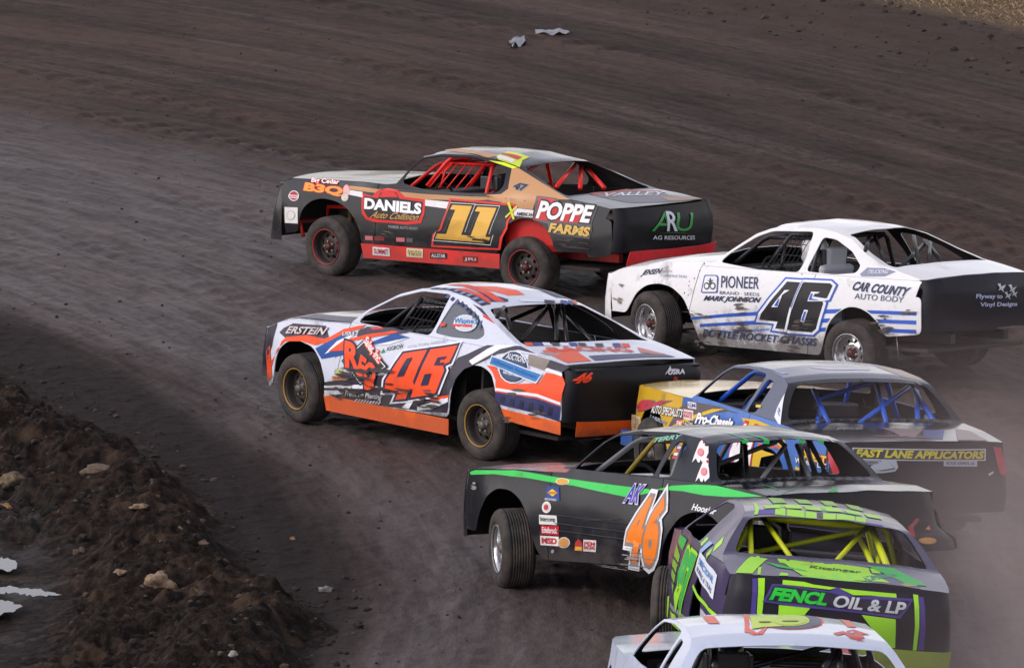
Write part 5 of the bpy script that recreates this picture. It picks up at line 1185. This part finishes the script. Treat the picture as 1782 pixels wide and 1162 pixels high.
for dx, dy in ((0, 0), (30, 200)):
    pol(c, L, '5c', [(x+dx, y+dy) for x, y in H], '#ece4e6', 'hand_decal', 2); ring(c, L, '5c', 240+dx, 280+dy, 34, 42, ('#d86a70', '#dc8c90'), 'hand_decal', 3); ring(c, L, '5c', 275+dx, 175+dy, 12, 18, ('#c83a40', '#c83a40'), 'hand_decal', 3)
for a in ([(370, 66), (460, 72), (720, 150), (700, 152)], [(690, 80), (760, 85), (940, 150), (900, 152)], [(1010, 105), (1060, 110), (1290, 165), (1270, 170)]): pol(c, T, '5c', a, '#4ab478', lay=1)
for x in (655, 875, 1240, 1440): pol(c, T, '5c', [(x, 150), (x+66, 152), (x+60, 190), (x+5, 188)], '#2fae48', lay=2)
c.text(T, '5b', 'TERRY', (215, 62), (400, 72), (235, 50), '#7ad0b4', bold=.03)
for a in ([(860, 615), (880, 612), (1050, 670), (1030, 672)], [(1190, 660), (1215, 658), (1500, 760), (1440, 755)], [(1600, 640), (1640, 640), (1782, 700), (1782, 715)]): pol(c, T, '5c', a, '#2f9c48', lay=1)
cage(c, '5c', [(1108, 208, 838, 592), (1228, 205, 1388, 612)], 3.15, 3.8, .02)
cage(c, '5c', [(688, 208, 715, 592), (1320, 200, 1452, 602), (1268, 200, 1292, 604)], 3.0, 3.6, .024, paint('cage_dark', '#151518', rough=.5, dirt=.3))
c.tube([c.pt('5b', 10, 370, 1, -.74), c.pt('5b', 240, 90, 1, -.60), c.pt('5b', 400, 92, 1, -.58)], .022, paint('bar_tape', '#8a7a30', rough=.5, dirt=.5), 'cage_tube')
for i, q in enumerate(('#d8a040', '#e8e4e4', '#c84048', '#e8e4e4', '#c84048')): pol(c, L, '5b', [(398-i*10, 118+i*22), (424-i*10, 120+i*22), (416-i*10, 138+i*22), (390-i*10, 136+i*22)], q, 'sticker', 2)
c.box('radio_box', (1.95, -.62, .86), (2.35, -.1, .95), paint('box_white', '#dadade', rough=.5, dirt=.3), .01)
for z in (.47, .53, .60): c.tube([c._side(1.75, z, -1, .002), c._side(2.5, z, -1, .002), c._side(3.15, z, -1, .002)], .006, c.body, 'door_crease')
smear(c, L, '5a', 1000, 650, 120, 12, 21, '#3a3434', 3, 8); smear(c, L, '5a', 1150, 960, 150, 14, 22, '#8a8684', 3, 10); smear(c, L, '5b', 130, 860, 90, 40, 23, '#9a9492', 9, 8); smear(c, L, '5a', 170, 420, 25, 35, 24, '#9a9896', 3, 7)
pol(c, 'tail', '6b', [(745, 270), (790, 190), (812, 200), (790, 320), (735, 290)], '#a03038', lay=2); ring(c, 'tail', '6b', 865, 340, 58, 20, ('#a8742c', '#b8843c'), lay=2); pol(c, 'tail', '6b', [(850, 270), (875, 240), (885, 272)], '#c86a4c', lay=2)
# ================================================================== car 6
c = cars[6]; LI = '#a2e32c'; G2 = '#2db34c'; P6 = '#4a3a86'; T = 'top'
P = lambda zmpts: sum([px(z, q) for z, q in zmpts], [])
pol(c, 'tail', '6a', [(705, 582), (738, 582), (728, 840), (695, 840)], P6); pol(c, 'tail', '6a', [(742, 580), (786, 580), (768, 840), (735, 840)], LI)
pol(c, 'tail', '6b', [(778, 686), (810, 690), (800, 1045), (776, 1045)], LI); pol(c, 'tail', '6b', [(814, 700), (846, 705), (846, 1045), (810, 1045)], P6)
pol(c, 'tail', 'p', P([('6a', [(903, 592), (1043, 606)]), ('6b', [(130, 622), (340, 650), (668, 682), (672, 712), (500, 692), (390, 690), (330, 660), (290, 640), (240, 655), (0, 628)]), ('6a', [(900, 622)])]), LI)
pol(c, 'tail', 'p', P([('6a', [(770, 730), (832, 618), (905, 622)]), ('6b', [(240, 665), (290, 640), (340, 668), (400, 704), (500, 696), (780, 716), (690, 838), (400, 800), (0, 760)])]), P6, 'sponsor_decal', 2)
pol(c, 'tail', 'p', P([('6a', [(795, 722), (842, 632), (905, 634)]), ('6b', [(240, 675), (380, 714), (756, 730), (680, 822), (400, 786), (0, 742)])]), '#221b30', 'sponsor_decal', 3)
c.text('tail', 'p', 'FENCL', px('6a', [(812, 716)])[0], px('6b', [(212, 758)])[0], px('6a', [(852, 642)])[0], '#23c838', out='#0f5c20', ow=.03, bold=.05, shear=.0, lay=4)
c.text('tail', 'p', 'OIL & LP', px('6b', [(248, 762)])[0], px('6b', [(712, 812)])[0], px('6b', [(278, 692)])[0], '#c4c8cc', out='#4a4858', ow=.03, bold=.03, lay=4)
pol(c, 'tail', 'p', P([('6a', [(878, 752), (1043, 768)]), ('6b', [(112, 772), (-40, 960)]), ('6a', [(872, 900)])]), LI); pol(c, 'tail', '6b', [(445, 815), (662, 842), (662, 1030), (600, 1030)], LI)
for a, b in ((360, 455), (470, 630), (640, 740), (800, 915), (925, 1085), (1098, 1190)):
    pol(c, T, '6d', [(a, 24+(a-360)*.10), (b, 24+(b-360)*.10), (b, 82+(b-360)*.085), (a, 82+(a-360)*.085)], LI, lay=1)
pol(c, T, '6d', [(200, 38), (358, 25), (358, 80), (205, 78)], '#4a3590', lay=1); pol(c, T, '6d', [(745, 60), (798, 62), (798, 110), (750, 105)], '#2a2438', lay=1)
for a, b in ((350, 440), (450, 600), (620, 720), (780, 880)): pol(c, T, '6d', [(a, -18+(a-350)*.05), (b, -18+(b-350)*.05), (b+10, 10+(b-350)*.09), (a+8, 12+(a-350)*.09)], '#8fcf3a', lay=1)
pol(c, T, '6d', [(600, 10), (1000, 60), (1150, 100), (900, 60), (640, 28)], '#4aa08c', lay=2); pol(c, T, '6d', [(160, -20), (190, -20), (205, 78), (170, 82)], LI, lay=2)
pol(c, T, '6d', [(1185, 150), (1340, 178), (1360, 200), (1200, 172)], '#3f2f84', lay=2)
pol(c, T, '6d', [(380, 480), (460, 488), (478, 535), (400, 520)], LI, lay=1); pol(c, T, '6d', [(490, 490), (680, 510), (740, 592), (520, 548)], LI, lay=1); pol(c, T, '6d', [(698, 512), (800, 520), (840, 560), (730, 556)], LI, lay=1)
pol(c, T, '6d', [(880, 530), (985, 540), (1010, 578), (900, 566)], LI, lay=1); pol(c, T, '6d', [(1005, 542), (1210, 566), (1235, 626), (1040, 606)], LI, lay=1); pol(c, T, '6d', [(1225, 566), (1300, 576), (1325, 616), (1250, 612)], LI, lay=1)
pol(c, T, '6d', [(270, 515), (400, 545), (800, 622), (620, 600), (380, 562)], G2, lay=2); pol(c, T, '6d', [(600, 675), (860, 632), (900, 612), (1040, 612), (1080, 680), (1300, 740), (800, 700)], '#8ee04a', lay=2)
pol(c, T, '6b', [(380, 570), (640, 560), (820, 640), (850, 665), (560, 650)], '#68607c', lay=1); pol(c, T, '6b', [(450, 575), (640, 552), (700, 566), (480, 608)], '#3c8468', lay=2); pol(c, T, '6b', [(690, 625), (750, 612), (812, 632), (740, 642)], '#a89a60', lay=2)
c.text(T, '6d', 'Kitzinger', (680, 575), (1150, 630), (670, 545), '#5a6a3a', out='#2a3a20', ow=.02, bold=0, shear=.2, lay=3)
pol(c, T, '6d', [(412, 610), (480, 620), (510, 668), (430, 665)], LI, lay=2); pol(c, T, '6d', [(210, 560), (240, 560), (262, 660), (232, 655)], LI, lay=2); pol(c, T, '6d', [(185, 460), (215, 460), (230, 502), (200, 500)], LI, lay=2)
# side of car 6 in its own metres: number 97, sponsor panels, lime flashes
pol(c, L, None, [(2.95, 1.06), (3.1, 1.06), (3.1, 1.0), (2.95, 1.0)], LI); pol(c, L, None, [(3.62, 1.14), (3.80, 1.09), (3.78, 1.02), (3.60, 1.06)], LI); pol(c, L, None, [(3.60, 1.04), (3.74, 1.0), (3.70, .95), (3.56, .99)], '#8fcf3a')
c.text(L, None, '97', (2.1, .42), (2.95, .42), (2.25, .92), G2, out=LI, ow=.05, bold=.06, lay=4, name='number_decal')
pol(c, L, None, [(1.6, .95), (2.1, .95), (1.95, .85), (1.55, .88)], G2, lay=2); pol(c, L, None, [(1.45, .86), (1.9, .80), (1.95, .5), (1.5, .6)], '#7cb02c', lay=2)
for z in (.58, .66, .74): pol(c, L, None, [(1.3, z+.02), (2.05, z), (2.05, z-.015), (1.3, z)], '#241d30', lay=3)
pol(c, L, None, [(1.6, .4), (3.2, .44), (3.2, .40), (1.6, .36)], '#8a8c90', lay=2); pol(c, L, None, [(1.7, .34), (2.2, .36), (2.5, .26), (1.9, .26)], LI, lay=3); pol(c, L, None, [(2.4, .38), (3.0, .40), (3.1, .27), (2.6, .27)], G2, lay=3); pol(c, L, None, [(1.38, .42), (1.55, .44), (1.5, .26), (1.36, .26)], LI, lay=3)
pol(c, L, None, [(3.25, .98), (4.35, .90), (4.40, .72), (3.2, .82)], '#dfe4f0', 'sponsor_decal', 3); c.text(L, None, 'DIRECTIONAL', (3.38, .885), (4.25, .82), (3.36, .935), '#3f86c8', lay=4, bold=.03); c.text(L, None, 'BORING & TILING', (3.35, .83), (4.3, .75), (3.35, .865), '#5a6a8a', lay=4)
pol(c, L, None, [(3.3, 1.06), (3.5, 1.06), (3.42, .97), (3.25, .97)], '#7fa8d8', 'sponsor_decal', 4)
pol(c, L, None, [(3.3, .72), (4.7, .62), (4.7, .59), (3.3, .69)], LI, lay=4); pol(c, L, None, [(3.92, .60), (4.68, .54), (4.68, .46), (3.95, .50)], '#b4b8c4', 'sponsor_decal', 3); c.text(L, None, 'SCOTTS', (4.05, .52), (4.5, .485), (4.05, .565), '#c04048', lay=5, bold=.02)
pol(c, L, None, [(3.95, .49), (4.68, .445), (4.68, .43), (3.95, .46)], LI, lay=3)
mt = c.cagem
cage(c, '6d', [(128, 105, 142, 452)], 3.3, 3.95, .022); cage(c, '6d', [(238, 92, 512, 482), (1192, 200, 905, 518)], 3.25, 4.0, .02); cage(c, '6d', [(190, 96, 1190, 188)], 3.22, 3.22, .03); cage(c, '6d', [(1240, 192, 1392, 572)], 3.2, 4.02, .028)
cage(c, '6d', [(1082, 190, 1252, 545), (1290, 330, 1302, 560)], 2.9, 3.9, .022)
c.tube([c.pt('6d', 300, 120, 0, 3.1), c.pt('6d', 400, 200, 0, 3.1), c.pt('6d', 405, 320, 0, 3.1), c.pt('6d', 320, 450, 0, 3.1)], .016, paint('grey_hose', '#7c7a84', rough=.5, dirt=.2), 'air_hose')
c.box('hood_scoop', (1.0, -.25, .98), (1.4, .25, 1.05), paint('scoop_lime', '#8fcf3a', rough=.4, dirt=.3), .03)
# ================================================================== car 7
c = cars[7]
pol(c, T, '7a', [(1385, 55), (1440, 55), (1450, 195), (1530, 245), (1600, 190), (1640, 180), (1590, 260), (1490, 268), (1400, 235)], '#e0604c', 'number_decal', 2)
ring(c, T, '7b', 240, 130, 320, 82, ('#e0604c', '#3c4460'), 'number_decal', 1, ks=(1, .93))
pol(c, T, '7a', [(1450, 70), (1660, 66), (1782, 66), (1782, 180), (1600, 185), (1480, 205)], '#c3dc48', 'number_decal', 3)
ring(c, T, '7b', 205, 122, 205, 60, ('#c3dc48', '#b8d444'), 'number_decal', 3); ring(c, T, '7b', 210, 132, 90, 8, ('#6a7a5a', '#8a9a4a'), 'number_decal', 5); ring(c, T, '7a', 1610, 138, 70, 7, ('#6a7a5a', '#8a9a4a'), 'number_decal', 5)
pol(c, T, '7a', [(965, 75), (1085, 70), (1145, 145), (1030, 148)], '#e0604c', 'roof_stripe', 2); pol(c, T, '7b', [(695, 98), (800, 105), (895, 188), (800, 182)], '#e0705c', 'roof_stripe', 2)
for q in ([(650, 245), (760, 225), (800, 250), (700, 270)], [(790, 225), (860, 210), (960, 240), (1040, 262), (950, 262), (980, 300), (900, 318), (830, 300), (780, 262)], [(880, 300), (985, 335), (900, 325)]): pol(c, T, '7b', q, '#c8483c', 'bull_decal', 2)
ring(c, T, '7b', 845, 245, 22, 14, ('#dfe4f0', '#a8b4d8'), 'bull_decal', 3)
pol(c, L, '7a', [(790, 550), (840, 440), (878, 470), (830, 565)], '#c8504c', 'sticker', 2)
cage(c, '7b', [(700, 420, 560, 600), (715, 430, 720, 606)], 3.2, 3.7, .024); cage(c, '7a', [(1085, 380, 1090, 606)], 3.2, 3.6, .03); cage(c, '7b', [(0, 570, 700, 600)], 3.2, 3.2, .016)

# more roof and deck colour, car 2 and car 6; rubs low on the light cars
c = cars[2]
pol(c, T, None, [(2.4, -.98), (3.25, -.98), (3.25, -.84), (2.4, -.86)], '#2c3050', lay=2)
for i in range(8): pol(c, T, None, [(2.42+i*.105, -.97), (2.47+i*.105, -.97), (2.47+i*.105, -.88), (2.42+i*.105, -.88)], '#8a94b8', lay=4)
pol(c, T, None, [(2.4, -.6), (3.2, -.72), (3.25, -.6), (2.5, -.45)], '#e04a30', lay=2); pol(c, T, None, [(2.4, .62), (3.2, .5), (3.2, .85), (2.4, .9)], '#28305e', lay=2)
pol(c, T, None, [(.6, -.9), (1.6, -.95), (1.6, -.7), (.8, -.6)], '#4a4456', lay=2); pol(c, T, None, [(.5, .1), (1.5, .4), (1.5, .9), (.6, .8)], '#e0603c', lay=2)
pol(c, L, None, [(.26, .78), (.45, .85), (.40, .62), (.30, .45)], '#2c2836', lay=3); pol(c, L, None, [(.27, .55), (.36, .62), (.40, .30), (.30, .25)], '#d8481e', lay=3)
pol(c, T, None, [(4.3, -.9), (4.68, -.92), (4.68, -.6), (4.35, -.5)], '#e0603c', lay=2); pol(c, T, None, [(4.55, -.5), (4.68, -.55), (4.68, .7), (4.58, .6)], '#4a4c6c', lay=2)
c = cars[6]
pol(c, T, None, [(4.2, -.75), (4.7, -.95), (4.7, -.8), (4.25, -.6)], LI, lay=2)
pol(c, T, None, [(4.28, -.5), (4.68, -.35), (4.68, .45), (4.28, .2)], LI, lay=2); pol(c, T, None, [(4.2, .3), (4.66, .6), (4.6, .8), (4.2, .55)], G2, lay=2)
for i in range(6): pol(c, T, None, [(3.2, -.75+i*.26), (3.38, -.75+i*.26), (3.38, -.55+i*.26), (3.2, -.55+i*.26)], LI, lay=3)
for i in range(4): pol(c, T, None, [(2.6, -.6+i*.34), (3.05, -.6+i*.34), (3.05, -.42+i*.34), (2.6, -.42+i*.34)], '#7fb83a', lay=3)
for cc, sd_ in ((cars[2], 31), (cars[3], 41)):
    rg = random.Random(sd_)
    for k in range(10):
        x0, z0 = rg.uniform(1.7, 3.15) if k < 7 else rg.uniform(4.0, 4.5), rg.uniform(.28, .62); L_ = []
        for q in range(5):
            w, h_ = rg.uniform(.02, .10), rg.uniform(.004, .014); a = x0+rg.uniform(-.08, .08); b = z0+rg.uniform(-.05, .05)
            Pq = [(a+w*math.cos(t*.7)*rg.uniform(.6, 1.1), b+h_*math.sin(t*.7)*rg.uniform(.6, 1.1)+.1*w*math.cos(t*.7)) for t in range(9)]
            V, F = cdt(Pq, (), .5, extra=[])
            if F: L_.append((V, F, '#57504b'))
        if L_: cc.decal('left', L_, 'scuff_mark', 7)
for o in bpy.data.objects:
    if o.name.startswith('scuff_mark'): o['kind'] = 'stuff'
